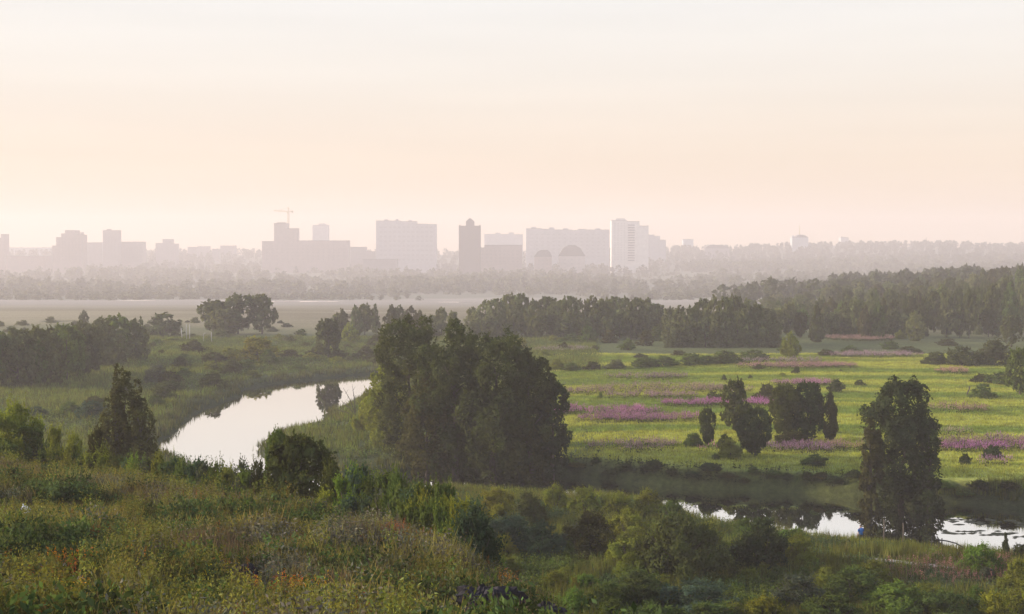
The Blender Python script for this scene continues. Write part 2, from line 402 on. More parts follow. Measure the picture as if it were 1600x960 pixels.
def crown_arrays(kind, H, W, n, leaf, lobes=16, seed=0, weep=0.0, shoots=0.0, depth=None):
    """leaf sprays on the knobbly outside of overlapping lobes; what lies buried inside other lobes is left out"""
    r = np.random.default_rng(seed)
    h0, prof = PROFILE[kind]
    D = depth or W
    hs = h0 + (1 - h0) * (np.arange(lobes) + r.random(lobes)) / lobes
    if kind in ('shrub', 'willow', 'dome'): hs = h0 + (1 - h0) * ((np.arange(lobes) + r.random(lobes)) / lobes) ** 1.1
    ph = np.arange(lobes) * 2.4 + r.random(lobes) * 1.2
    pr = prof(hs) * (r.uniform(.55, 1.2, lobes) if kind == 'shrub' else r.uniform(.72, 1.14, lobes))
    lr = np.clip(pr * r.uniform(.34, .62, lobes), {'cone': .06, 'poplar': .07, 'oval': .10}.get(kind, .13), .28)
    rad = np.clip(pr - lr, 0, 1)
    lr_z = lr * r.uniform(.85, 1.25, lobes) * min(1.2, (W / H) ** .6)
    cz = np.clip(hs, lr_z * .8 + h0 * .5, 1 - lr_z * .95)
    rad = np.minimum(rad, np.clip(prof(np.minimum(cz + .75 * lr_z, 1)) - .4 * lr, 0, 1))
    if kind == 'shrub': cz = cz * r.uniform(.62, 1.0, lobes)
    LC = np.stack([rad * np.cos(ph), rad * np.sin(ph), cz], -1)
    LR = np.stack([lr, lr, lr_z], -1)
    k = max(3, lobes // 5); hk = h0 + (1 - h0) * (np.arange(k) + .3) / (k + .2); pk = prof(hk)
    LC = np.concatenate([LC, np.stack([r.normal(0, .03, k), r.normal(0, .03, k), np.minimum(hk, .86)], -1)])
    LR = np.concatenate([LR, np.stack([pk * .62, pk * .62, np.full(k, .45 / k + .03)], -1)])
    nl = lobes + k; K = 13
    bumps = unit(r.normal(size=(nl, K, 3)) + np.array([0, 0, .2]))
    wgt = LR[:, 0] * LR[:, 2]; wgt = wgt / wgt.sum()
    P, Nn, tot = [], [], 0
    while tot < n:
        m = n * 2
        li = r.choice(nl, m, p=wgt); bi = r.integers(0, K, m)
        d = unit(bumps[li, bi] + r.normal(size=(m, 3)) * .27)
        close = np.clip(np.sum(d * bumps[li, bi], -1), 0, 1)
        q = (.55 + .45 * close ** 8) * (1 - .45 * r.random(m) ** 5) + np.clip(r.normal(size=m), -1.5, 1.8) * .022
        p = LC[li] + d * LR[li] * q[:, None]
        keep = (p[:, 2] > .0) & (np.hypot(p[:, 0], p[:, 1]) < .56)
        for k in range(nl):
            e = (p - LC[k]) / LR[k]
            keep &= ~((np.sum(e * e, -1) < .52) & (li != k) & (r.random(m) < .9))
        p = p[keep]; nr = unit(d / LR[li] * LR[li].mean(-1, keepdims=True) * .75 + bumps[li, bi] * .45 + r.normal(size=(m, 3)) * .42 + np.array([0, 0, .15]))[keep]
        P.append(p); Nn.append(nr); tot += len(p)
    p = np.concatenate(P)[:n]; nrm = np.concatenate(Nn)[:n]
    S = np.array([W, D, H]); P = p * S
    # two fifths of the leaves sit on shoots that leave the surface, upright on bushes, hanging on weeping trees
    up = .9 * (shoots > .2) + .35 * (0 < shoots <= .2) - .9 * (weep > .3) - .2 * (0 < weep <= .3)
    k = 8; m = int(n * .42 / k); b = r.integers(0, n, m)
    dr = unit(nrm[b] * .65 + r.normal(size=(m, 3)) * .35 + np.array([0, 0, up]))
    ln = r.uniform(.25, 1.0, m) ** 1.3 * {'shrub': .17, 'poplar': .09, 'cone': .08}.get(kind, (.06 if W > 2 else .09) if n > 3000 else .06) * (.6 + .8 * np.clip(p[b, 2], 0, 1)) * min(W, H)
    tt_ = (np.arange(k) + r.random((m, k))) / k
    SP = P[b][:, None] + dr[:, None] * (ln[:, None] * tt_)[..., None] + r.normal(size=(m, k, 3)) * .008 * min(W, H)
    if weep > .3: SP[..., 2] -= tt_ ** 2 * ln[:, None] * .8
    SP = SP.reshape(-1, 3); AL = np.repeat(dr, k, 0)
    SN = unit(np.cross(AL, r.normal(size=(m * k, 3))) + np.array([0, 0, .35]))
    P = np.concatenate([P[:n - m * k], SP]); nrm = np.concatenate([nrm[:n - m * k], SN])
    P[:, 2] = np.maximum(P[:, 2], .01 * H + r.random(n) * .02 * H)
    sz = leaf * r.uniform(.6, 1.35, n); sz[n - m * k:] *= (1.1 - .5 * tt_.ravel())
    V1, F1 = diamonds(P[:n - m * k], nrm[:n - m * k], sz[:n - m * k], r=r)
    V2, F2 = diamonds(P[n - m * k:], nrm[n - m * k:], sz[n - m * k:], .5, r=r, along=AL)
    return np.concatenate([V1, V2]), np.concatenate([F1, F2 + len(V1)])

def crown_mesh(name, *a, **k):
    V, Fq = crown_arrays(*a, **k); return mesh_from(name, V, Fq, [M_LEAF])

def trunk_mesh(name, H, R, seed=0, limbs=6, top=.82, low=.22, spread=.3, W=None):
    r = np.random.default_rng(seed + 500)
    mb = MB(); n = 7
    pts = [np.array([r.normal(0, .012) * H * (i > 0), r.normal(0, .012) * H * (i > 0), H * top * i / (n - 1) - (0.25 if i == 0 else 0)]) for i in range(n)]
    rad = [R * (1.25 if i == 0 else 1) * (1 - .85 * i / (n - 1)) for i in range(n)]
    mb.tube(pts, rad, 7)
    W = W or H * .7
    for i in range(limbs):
        h = low + (top - low - .08) * (i + r.random()) / limbs
        k = h / top * (n - 1); a = int(k); p = pts[a] + (pts[min(a + 1, n - 1)] - pts[a]) * (k - a)
        ph = i * 2.4 + r.random(); ln = W * spread * (1.1 - h * .7)
        q = p + np.array([cos(ph) * ln * .5, sin(ph) * ln * .5, ln * .35]); e = p + np.array([cos(ph) * ln, sin(ph) * ln, ln * .9])
        r0 = R * (1 - .85 * h / top) * .6
        mb.tube([p, q, e], [r0, r0 * .6, r0 * .2], 5)
    return mb.mesh(name, M_BARK, True)

# shared meshes of unit size (height 1, width 1) for everything that repeats
LIB = {}
def lib(kind, lod, var):
    key = (kind, lod, var)
    if key not in LIB:
        n, leaf, lobes = {'near': (13000, .025, 24), 'mid': (4600, .037, 20), 'far': (1700, .056, 15), 'vfar': (260, .13, 8)}[lod]
        if kind == 'shrub': leaf *= .95
        crown = crown_mesh('crown', kind, 1, 1, n, leaf, lobes, seed=hash((kind, lod, var)) % 9973 if False else sum(map(ord, kind + lod)) * 7 + var * 31,
                           weep=.4 if kind == 'birch' else .2 if kind == 'willow' else 0, shoots=.35 if kind == 'shrub' else (.15 if kind in ('round', 'oval', 'poplar') else 0))
        trunk = trunk_mesh('trunk', 1, .022, seed=var, W=.7) if kind != 'shrub' else stems_mesh(var)
        LIB[key] = (crown, trunk)
    return LIB[key]

def stems_mesh(var):
    r = np.random.default_rng(var + 90); mb = MB()
    for i in range(5):
        ph = i * 1.26 + r.random(); ln = r.uniform(.2, .38)
        mb.tube([(0.02 * cos(ph), .02 * sin(ph), -.05), (ln * .45 * cos(ph), ln * .45 * sin(ph), .35), (ln * cos(ph), ln * sin(ph), .68)], [.018, .012, .004], 5)
    return mb.mesh('stem', M_BARK, True)

COL = {   # leaf albedo
    'dark': (.066, .078, .027), 'deep': (.052, .070, .030), 'green': (.090, .125, .034), 'olive': (.072, .072, .025), 'brown': (.072, .060, .030),
    'yg': (.170, .190, .032), 'yellow': (.20, .20, .024), 'grey': (.085, .098, .066), 'blue': (.062, .098, .060), 'pale': (.135, .150, .065), 'wood': (.100, .116, .050), 'fresh': (.112, .178, .034)}
NAME = {'round': 'broadleaf_tree', 'willow': 'willow_tree', 'oval': 'broadleaf_tree', 'cone': 'conical_tree', 'poplar': 'poplar_tree', 'shrub': 'shrub', 'birch': 'birch_tree', 'dome': 'willow_tree'}
CAT = {'round': 'tree', 'willow': 'tree', 'oval': 'tree', 'cone': 'tree', 'poplar': 'tree', 'shrub': 'shrub', 'birch': 'tree', 'dome': 'tree'}
cnt = [0]

def plant(kind, x, y, h, wd, col, label, group=None, lod=None, own=None, sink=.04):
    """one tree or shrub: an Empty at its foot with crown and trunk (or stems) under it"""
    cnt[0] += 1; k = cnt[0]
    r = random.Random(k * 17 + 3)
    z = max(gz(x, y), -.3) - sink * min(h, 4)
    cc = COL[col] if isinstance(col, str) else col
    v = r.uniform(.88, 1.12); cc = (cc[0] * v * r.uniform(.94, 1.06), cc[1] * v, cc[2] * v * r.uniform(.9, 1.1))
    lod = lod or ('near' if y < 190 else 'mid' if y < 330 else 'far')
    root = empty(NAME[kind], (x, y, z), r.uniform(-.5, .5) if own else r.uniform(0, 6.28))
    tag(root, label, CAT[kind], group)
    if own:
        n, leaf, lobes, kw = own
        crown = crown_mesh('crown', kind, h, wd, n, leaf, lobes, seed=k * 13, **kw); trunk = trunk_mesh('trunk', h, .02 * h + .04, seed=k, W=wd, limbs=8)
        link('crown', crown, root, cc); link('trunk', trunk, root)
    else:
        crown, trunk = lib(kind, lod, k % 4)
        a = link('crown', crown, root, cc); a.scale = (wd, wd, h)
        b = link('stem' if kind == 'shrub' else 'trunk', trunk, root); b.scale = (wd * .9, wd * .9, h) if kind == 'shrub' else (min(wd * 1.3, h), min(wd * 1.3, h), h)
    return root

def stand(kind, px, yb, yt, wpx, col, label, group=None, **kw):
    """a plant given by where its foot, top and width show"""
    x, y = foot(px, yb)
    m = ray(px, yt)[1]
    h = CAMZ + m * y - gz(x, y)
    return plant(kind, x, y, max(h, .4), wpx / F * y * 1.02, col, label, group, **kw)

def stand_at(kind, px, d, yt, wpx, col, label, group=None, **kw):
    """the same for a plant whose foot is hidden: its distance is given"""
    a = ray(px, 480)[0]; x, y = a * d, d
    h = CAMZ + ray(px, yt)[1] * y - gz(x, y)
    return plant(kind, x, y, max(h, .5), wpx / F * y * 1.02, col, label, group, **kw)

def stand_edge(kind, px, yt, wpx, ratio, col, label, group=None, **kw):
    """a plant on the slope just behind the crest of the near hill, far enough down for its proportions"""
    a = ray(px, 480)[0]; m = ray(px, yt)[1]; d = float(crest(a)) + 2.0
    for _ in range(200):
        h = CAMZ + m * d - gz(a * d, d); wd = wpx * 1.22 / F * d
        if h >= ratio * wd: break
        d += .25
    return plant(kind, a * d, d, max(h, .5), wd * 1.05, col, label, group, **kw)

# ---- the great willow clump on the river bend
G = 'big willows massed on the river bend'
big = dict(n=15000)
def own(n, leaf=.19, lobes=18, weep=.25, shoots=.12): return (int(n * 1.4), leaf, lobes, dict(weep=weep, shoots=shoots))
stand('dome', 640, 716, 490, 134, 'dark', 'tallest tree of the dark clump on the river bend, at its left end', G, own=own(17000))
stand('dome', 712, 732, 514, 130, 'dark', 'tall dark willow second from the left in the river bend clump', G, own=own(17000))
stand('dome', 772, 736, 533, 159, 'dark', 'broad dark willow in the middle of the river bend clump', G, own=own(17000))
stand('dome', 826, 734, 562, 118, 'dark', 'dark willow near the right end of the river bend clump', G, own=own(15000))
stand('dome', 862, 728, 606, 66, 'deep', 'lowest dark willow at the right end of the river bend clump', G, own=own(8000))
stand('dome', 604, 700, 566, 87, 'yg', 'yellow green leaning willow at the left foot of the dark clump', G, own=own(9000))
stand('dome', 668, 738, 600, 106, 'olive', 'olive low willow in front of the tall trees of the river bend clump', G, own=own(9000))
stand('dome', 742, 744, 612, 129, 'dark', 'low dark willow at the water front of the river bend clump', G, own=own(10000))
stand('dome', 816, 742, 626, 118, 'deep', 'low deep green willow at the water, right front of the river bend clump', G, own=own(9000))
stand('shrub', 575, 676, 606, 50, 'yg', 'yellow green bush reaching from the dark clump towards the left river reach')
# bare branches sticking out of the clump towards the water
x, y = foot(556, 652); z0 = gz(x, y)
mb = MB()
for i, (dx, dz, l) in enumerate([(-2.4, 2.6, 1), (-2.0, 4.6, 1), (-.6, 5.2, 1), (-3.2, 1.2, 1)]):
    mb.tube([(0, 0, 0), (dx * .4, .2, dz * .55), (dx, .3, dz)], [.09, .06, .02], 5)
    for j in range(3):
        q = .45 + .18 * j; mb.tube([(dx * q, .2, dz * q), (dx * q - .5 + .5 * j, .1, dz * q + .7)], [.035, .01], 4)
tag(link('dead_branch', mb.mesh('dead_branch', M_BARK)), 'bare dead branches beside the water at the left foot of the dark clump', 'branch').location = (x, y, z0)

# ---- the lone tree on the right bank and the meadow trees
stand('dome', 1408, 762, 606, 140, 'deep', 'large drooping tree alone on the far river bank at the right', own=own(21000, .17, 22, .45))
stand('birch', 1360, 770, 668, 52, 'olive', 'leafy low growth leaning from the left foot of the large drooping riverside tree', own=own(6000, .15, 14, .35))
stand('shrub', 1452, 772, 672, 58, 'deep', 'dark bush under the right side of the large drooping riverside tree', own=(6000, .15, 14, dict(weep=.2, shoots=.1)))
stand('round', 1148, 674, 592, 54, 'dark', 'oval dark tree with light left edge, left of the meadow grove')
stand('round', 1104, 696, 637, 30, 'dark', 'small slim tree at the left end of the meadow trees', None)
stand('round', 1180, 714, 636, 58, 'deep', 'dark egg shaped tree standing nearest the river in the meadow')
stand('round', 1226, 688, 600, 56, 'dark', 'left tree of the dense dark meadow grove')
stand('round', 1262, 688, 597, 62, 'deep', 'tallest middle tree of the dense dark meadow grove')
stand('oval', 1297, 688, 612, 30, 'olive', 'thin ragged tree at the right end of the meadow grove')
stand('shrub', 1197, 626, 597, 40, 'olive', 'dull olive bush behind the meadow grove')
stand('shrub', 1115, 628, 610, 30, 'dark', 'dark bush behind the oval meadow tree')
stand('shrub', 1083, 698, 674, 30, 'green', 'green bush at the foot of the slim meadow tree')
stand('shrub', 1140, 716, 684, 48, 'yg', 'light yellow green bush between the two front meadow trees')
stand('shrub', 1132, 702, 676, 26, 'dark', 'small dark bush behind the light yellow green meadow bush')
stand('shrub', 1240, 694, 672, 70, 'olive', 'low scrub under the dense dark meadow grove')
stand('shrub', 1305, 613, 592, 32, 'dark', 'round dark bush alone in the bright meadow')
stand('shrub', 1344, 603, 593, 19, 'dark', 'small dark bush right of the round meadow bush')
stand('shrub', 938, 623, 612, 10, 'green', 'tiny bush above the bright purple flower bank')
stand('shrub', 1080, 632, 618, 13, 'green', 'small bush left of the oval meadow tree')
stand('shrub', 1131, 595, 585, 10, 'dark', 'tiny dark bush in the far meadow behind the oval tree')
stand('shrub', 1172, 592, 585, 8, 'dark', 'tiniest dark bush in the far meadow')
stand('shrub', 1244, 584, 572, 15, 'dark', 'small dark bush in front of the pink flower strip')
stand('shrub', 1222, 588, 582, 12, 'yg', 'small light bush below the pink flower strip')
stand('shrub', 1314, 582, 576, 6, 'green', 'tiny bush at the right end of the pink flower strip')
stand('shrub', 1536, 622, 598, 42, 'green', 'round bush with bright left edge in the right meadow')
stand('shrub', 1274, 729, 708, 46, 'green', 'low green bush near the bank left of the large riverside tree')
stand('shrub', 1508, 726, 707, 22, 'deep', 'small dark bush right of the large riverside tree')
stand('shrub', 1551, 717, 694, 32, 'deep', 'dark bush in the purple flowers at the right edge')
stand('shrub', 1118, 718, 708, 18, 'green', 'small bush on the meadow edge above the bank')
stand('round', 1594, 618, 545, 52, 'green', 'leafy tree cut by the right picture edge beyond the meadow')
stand('shrub', 1570, 600, 580, 62, 'green', 'wide bush left of the tree at the right picture edge')
stand('shrub', 1535, 598, 584, 40, 'olive', 'low olive bush behind the round right meadow bush')
stand('round', 1580, 542, 492, 44, 'dark', 'round headed dark tree by the forest at the right edge')
stand('shrub', 1462, 570, 548, 52, 'dark', 'dark bush at the left end of the long thicket beyond the right meadow')
stand('shrub', 1506, 572, 538, 64, 'dark', 'dark tall bush in the middle of the long thicket beyond the right meadow')
stand('shrub', 1550, 570, 530, 66, 'dark', 'largest bush of the long thicket beyond the right meadow')
stand('shrub', 1590, 572, 550, 40, 'green', 'green bush at the right end of the long thicket')
stand('oval', 1235, 561, 518, 33, 'yg', 'light green small tree at the left of the dark conical tree')
stand('cone', 1276, 535, 473, 38, 'dark', 'dark conical tree standing alone before the forest')
stand('oval', 1352, 531, 476, 28, 'olive', 'pale tree left of a pair before the forest')
stand('oval', 1372, 531, 470, 32, 'green', 'green tree right of a pair before the forest')
stand('oval', 1430, 533, 485, 38, 'pale', 'pale greenish tree with wide foot before the forest')
stand('shrub', 1312, 527, 506, 30, 'pale', 'pale round bush right of the dark conical tree')
stand('shrub', 1342, 527, 515, 18, 'yellow', 'bright yellow green bush before the forest')
stand('poplar', 1452, 505, 446, 12, 'pale', 'left of two pale slender poplars at the forest front')
stand('poplar', 1468, 505, 440, 14, 'pale', 'right of two pale slender poplars at the forest front')
stand('round', 1520, 516, 472, 44, 'pale', 'pale broad tree at the foot of the dark right forest')
G = 'bushes of the low hedge behind the flower meadow'
for px, yb, yt, wpx in [(892, 580, 566, 34), (925, 578, 564, 30), (962, 577, 560, 42), (1005, 575, 556, 42), (1040, 572, 556, 50), (1080, 571, 551, 52), (1132, 569, 546, 62), (1180, 563, 545, 50), (1015, 573, 560, 40), (1105, 569, 555, 44)]:
    stand('shrub', px, yb, yt, wpx, random.choice(['green', 'olive', 'green', 'pale']), 'dull green bush in the long low hedge behind the flower meadow', G)
G = 'scattered bushes between the meadow hedge and the dark groves'
for px, yb, yt, wpx, c in [(880, 548, 534, 22, 'olive'), (930, 549, 538, 18, 'olive'), (980, 547, 528, 30, 'green'), (1010, 540, 515, 34, 'olive'), (920, 535, 507, 32, 'green'), (952, 536, 512, 30, 'olive'),
                           (890, 536, 520, 34, 'green'), (1025, 533, 508, 28, 'green'), (865, 534, 523, 22, 'yg'), (815, 548, 524, 26, 'yellow'), (850, 558, 546, 20, 'yg'), (870, 578, 560, 28, 'yg'), (1000, 560, 552, 30, 'olive'), (1060, 556, 546, 30, 'olive'),
                           (1210, 540, 520, 24, 'pale'), (1225, 548, 534, 24, 'green'), (1390, 545, 532, 40, 'green'), (1420, 552, 540, 44, 'olive'), (1330, 552, 540, 40, 'green'), (1290, 556, 545, 36, 'olive'), (1405, 530, 515, 20, 'yg'), (1480, 540, 528, 40, 'olive'), (1185, 578, 569, 20, 'olive')]:
    stand('shrub', px, yb, yt, wpx, c, 'scrubby bush on the flat between the meadow hedge and the dark groves', G)

# ---- dark groves beyond the meadow
G = 'trees of the long dark grove beyond the meadow'
tops = [(738, 478), (757, 468), (775, 466), (795, 459), (815, 458), (835, 466), (855, 463), (872, 468), (890, 462), (905, 466), (925, 460), (943, 466), (960, 463), (978, 462), (995, 465), (1012, 464), (1024, 474)]
for i, (px, yt) in enumerate(tops):
    stand(['round', 'oval', 'round', 'round'][i % 4] if i % 5 else 'oval', px, 522 + (i % 3) * 4, yt, 36 + (i * 7) % 9, 'wood' if 3 < i else 'pale', 'dark tree in the long grove beyond the flower meadow', G)
    stand('round', px + 8, 528 + (i % 2) * 3, yt + 20 + (i * 5) % 12, 34, 'wood', 'dark tree in the long grove beyond the flower meadow', G)
G = 'trees of the darker grove behind the meadow trees'
for i, (px, yt) in enumerate([(1045, 480), (1062, 475), (1080, 478), (1098, 466), (1116, 460), (1132, 463), (1148, 461), (1166, 464), (1183, 474), (1199, 482), (1206, 492)]):
    stand(['round', 'oval', 'round'][i % 3], px, 536 + (i % 3) * 3, yt, 35 + (i * 5) % 8, 'wood', 'dark tree in the shorter darker grove right of the long grove', G)
    stand('willow', px + 4, 543, yt + 22 + (i * 5) % 9, 36, 'wood', 'dark tree in the shorter darker grove right of the long grove', G)

# ---- trees on the left plain
stand('round', 513, 562, 497, 52, 'dark', 'round dark tree alone on the left plain behind the river reach')
G = 'tall hazy trees right of the lone round tree'
for i, (px, yt, c, k) in enumerate([(556, 476, 'wood', 'oval'), (570, 474, 'wood', 'round'), (586, 473, 'wood', 'cone'), (612, 474, 'olive', 'oval'), (624, 476, 'wood', 'oval'), (642, 477, 'olive', 'oval'), (656, 484, 'olive', 'oval'), (690, 478, 'pale', 'oval'), (676, 492, 'pale', 'round'), (708, 486, 'pale', 'round'), (535, 482, 'olive', 'oval'), (524, 490, 'pale', 'oval')]):
    stand(k, px, 528 - (i % 3) * 4, yt, 26 + (i * 5) % 9, c, 'tall hazy tree in the loose row above the river bend clump', G)
stand('shrub', 545, 535, 503, 36, 'yg', 'yellow green bush right of the lone round tree')
stand('round', 333, 522, 468, 58, 'wood', 'left of three big rounded hazy trees on the left plain')
stand('round', 372, 522, 459, 66, 'wood', 'middle and tallest of three big rounded hazy trees')
stand('round', 409, 522, 459, 50, 'wood', 'right of three big rounded hazy trees on the left plain')
stand('willow', 352, 524, 480, 60, 'wood', 'lower tree filling the gap between the three big rounded hazy trees')
stand('shrub', 256, 527, 485, 70, 'wood', 'big dome shaped bush left of the pale poles')
stand('oval', 131, 508, 484, 18, 'dark', 'small lone tree standing above the left tree row')
G = 'trees of the dense row at the left edge'
for i, (px, yb, yt, wpx) in enumerate([(-12, 608, 514, 80), (28, 606, 512, 74), (70, 602, 511, 70), (104, 596, 506, 70), (134, 588, 503, 64), (160, 574, 496, 60), (186, 566, 492, 60), (212, 564, 496, 50), (10, 600, 522, 60), (50, 604, 530, 60), (120, 590, 520, 60), (176, 570, 520, 60)]):
    stand('willow' if i % 2 else 'round', px, yb, yt, wpx, 'wood' if i % 3 else 'green', 'bushy tree in the dense dark row at the left picture edge', G)
stand('shrub', 398, 566, 525, 78, 'yellow', 'bright yellow green bush at the head of the left river reach')
stand('shrub', 362, 562, 541, 44, 'yg', 'yellowish bush left of the bright yellow green bush')
stand('shrub', 336, 568, 548, 44, 'olive', 'olive bush left below the bright yellow bush')
stand('shrub', 418, 572, 545, 38, 'green', 'green bush in front of the bright yellow green bush')
stand('shrub', 452, 560, 545, 50, 'olive', 'low olive bush right of the bright yellow green bush')
stand('shrub', 485, 562, 550, 36, 'yg', 'low light bush under the lone round tree')
stand('shrub', 530, 562, 545, 40, 'olive', 'low bush right under the lone round tree')
stand('shrub', 345, 530, 514, 36, 'pale', 'pale bush in front of the three big hazy trees')
stand('shrub', 274, 534, 526, 60, 'yg', 'low light bush under the pale poles')
stand('shrub', 300, 552, 530, 50, 'olive', 'olive brown bush below the pale poles')
stand('shrub', 247, 600, 566, 44, 'grey', 'grey blue bush left of the river reach')
stand('shrub', 262, 614, 594, 56, 'dark', 'dark low bush below the grey blue bush')
stand('shrub', 335, 606, 580, 46, 'dark', 'dark low bush on the left river bank')
stand('shrub', 288, 588, 573, 34, 'green', 'green bush behind the dark low bush of the left bank')
stand('shrub', 466, 580, 568, 26, 'green', 'small round bush on the far bank of the river reach')
stand('shrub', 395, 590, 578, 34, 'yg', 'small yellowish bush on the far bank of the river reach')
stand('poplar', 270, 600, 568, 14, 'yg', 'small upright light tree beside the grey blue bush')
G = 'scrub bushes of the left flood plain'
r = random.Random(5)
for i in range(58):
    px = r.uniform(-20, 420); yb = r.uniform(540, 655)
    x, y = foot(px, yb)
    if float(river_sd(np.array([x]), np.array([y]))[0]) < 4 or (px < 235 and yb < 600): continue
    wpx = r.uniform(18, 44) * (yb - 388) / 200
    stand('shrub', px, yb, yb - wpx * r.uniform(.32, .62), wpx, r.choice(['green', 'olive', 'green', 'blue', 'olive', 'dark', 'yg']), 'low scrub bush on the left flood plain behind the two topped tree', G)
for i in range(34):
    px = r.uniform(430, 730); yb = r.uniform(525, 572)
    x, y = foot(px, yb)
    if float(river_sd(np.array([x]), np.array([y]))[0]) < 4: continue
    wpx = r.uniform(16, 36) * (yb - 388) / 160
    stand('shrub', px, yb, yb - wpx * r.uniform(.3, .6), wpx, r.choice(['green', 'olive', 'pale', 'olive', 'yg']), 'low scrub bush beyond the head of the river reach', 'scrub bushes beyond the river reach')

G = 'bushes on the far bank of the right river'
r = random.Random(31)
for i in range(30):
    px = 860 + i * 25 + r.uniform(-9, 9)
    yb = float(np.interp(px, [760, 900, 1000, 1100, 1250, 1350, 1450, 1600], [742, 746, 756, 766, 772, 779, 785, 795]))
    x, y = on_plane(px, yb); y += r.uniform(1.1, 2.2)
    plant('shrub', x, y, r.uniform(.5, .95), r.uniform(1.4, 3.2), r.choice(['deep', 'dark', 'green', 'deep', 'olive', 'fresh']), 'low dark bush on the shaded far bank below the meadow', G, lod='mid')
G = 'scattered bushes of the far left flat'
for i in range(46):
    px = r.uniform(-10, 780); yb = r.uniform(497, 533)
    w_ = r.uniform(8, 26) * (yb - 440) / 80
    stand('shrub', px, yb, yb - w_ * r.uniform(.3, .6), w_, r.choice(['pale', 'wood', 'olive', 'pale', 'grey']), 'small hazy bush on the pale flat behind the left tree row', G, lod='far')

# ---- the right forest
G = 'trees of the hazy forest at the right'
r = random.Random(11)
kinds = ['round', 'oval', 'round', 'round', 'oval', 'round', 'willow', 'oval', 'poplar']
edge = lambda px: np.interp(px, [1180, 1250, 1300, 1400, 1500, 1600, 1680], [470, 455, 447, 438, 428, 416, 414])
for row, (dd, off, step) in enumerate([(430, 26, 17), (480, 15, 17), (540, 8, 18), (610, 2, 18), (690, 0, 19)]):
    px = 1190 - row * 4
    while px < 1660:
        p_ = px + r.uniform(-6, 6); d = dd + r.uniform(-18, 18); k = r.choice(kinds)
        yt = float(edge(p_)) + off + r.uniform(-6, 7)
        stand_at(k, p_, d, yt, r.uniform(22, 34) if k not in ('poplar',) else 14, r.choice(['wood', 'wood', 'green', 'olive', 'dark', 'pale', 'wood']), 'hazy tree standing in the forest along the right side', G, lod='far')
        px += step
for px, yt in [(1195, 478), (1215, 480), (1232, 476), (1250, 482), (1300, 484), (1325, 478), (1395, 478), (1410, 484), (1480, 480), (1500, 476), (1545, 478), (1560, 485)]:
    stand_at('round', px, 415, yt + r.uniform(-4, 6), 34, r.choice(['wood', 'olive', 'pale']), 'hazy tree standing in the forest along the right side', G, lod='far')

# ---- trees and bushes along the foot of the near hill
stand_at('oval', 193, 122, 572, 100, 'olive', 'tall dark tree with two tops at the left behind the near hill', own=own(9000, .14, 20, .25, .3))
stand_at('oval', 180, 121.5, 565, 58, 'olive', 'pointed left stem of the two topped tree behind the near hill', own=own(5000, .14, 16, .2, .3))
stand_at('oval', 214, 121, 588, 72, 'olive', 'lower right shoulder tree beside the two topped tree', own=own(5000, .14, 14, .25, .3))
G0 = None
for k, px, yt, wpx, ra, c, lab in [
    ('shrub', 20, 618, 74, 0.85, 'yg', 'yellowish bush at the left edge behind the near hill'),
    ('shrub', 8, 668, 50, 0.85, 'green', 'green bush at the far left on the hill edge'),
    ('shrub', 40, 655, 84, 0.85, 'green', 'big green bush left of the two topped tree'),
    ('shrub', 82, 655, 36, 1.3, 'yg', 'small upright yellow green tree left of the two topped tree'),
    ('shrub', 78, 690, 60, 0.85, 'green', 'rounded green bush on the hill edge under the big green bush'),
    ('shrub', 113, 672, 50, 0.85, 'yg', 'light bush left foot of the two topped tree'),
    ('shrub', 100, 700, 60, 0.85, 'grey', 'grey green bush on the hill edge at the left'),
    ('shrub', 148, 655, 38, 1.5, 'olive', 'ragged small tree at the left foot of the two topped tree'),
    ('shrub', 150, 690, 64, 0.85, 'yg', 'yellow topped bush in front of the two topped tree'),
    ('shrub', 140, 716, 50, 0.85, 'blue', 'blue green bush on the hill edge in front of the yellow topped bush'),
    ('cone', 160, 717, 18, 1.7, 'yg', 'little light cone shaped sapling on the hill edge'),
    ('shrub', 180, 702, 50, 0.85, 'dark', 'dark bush at the foot of the two topped tree'),
    ('shrub', 212, 708, 58, 0.85, 'fresh', 'light green dome bush on the hill edge right of the two topped tree'),
    ('shrub', 245, 700, 40, 0.85, 'yg', 'yellow green bush behind the light green dome bush'),
    ('shrub', 270, 706, 56, 0.85, 'blue', 'blue green bush on the hill edge below the river reach'),
    ('shrub', 305, 708, 56, 0.85, 'blue', 'second blue green bush on the hill edge below the river reach'),
    ('shrub', 340, 714, 50, 0.85, 'green', 'rounded green bush on the hill edge below the pale water'),
    ('shrub', 376, 712, 44, 0.85, 'grey', 'wispy grey bush against the pale water'),
    ('shrub', 402, 710, 40, 0.85, 'dark', 'thin dark bush against the pale water beside the great dark bush'),
    ('willow', 470, 678, 124, 1.0, 'dark', 'great dark bush on the hill edge before the river bend'),
    ('willow', 436, 668, 56, 1.0, 'green', 'green upper part bush behind the great dark bush'),
    ('shrub', 516, 716, 60, 0.85, 'dark', 'dark bush at the right side of the great dark bush'),
    ('shrub', 560, 716, 84, 0.85, 'blue', 'blue green bush right of the great dark bush'),
    ('shrub', 608, 722, 80, 0.85, 'green', 'dull green bush before the dark river clump'),
    ('shrub', 585, 752, 90, 0.85, 'blue', 'low blue green bush on the hill edge right of the great dark bush'),
    ('shrub', 650, 748, 90, 0.85, 'blue', 'blue green bush on the hill edge under the dark river clump'),
    ('shrub', 690, 742, 76, 0.85, 'green', 'green bush with lighter top under the dark river clump'),
    ('shrub', 690, 778, 70, 0.85, 'deep', 'dark hollow bush on the hill edge'),
    ('shrub', 735, 775, 80, 0.85, 'blue', 'blue green bush right of the dark hollow bush')]:
    stand_edge(k, px, yt, wpx, ra, c, lab, lod='near')

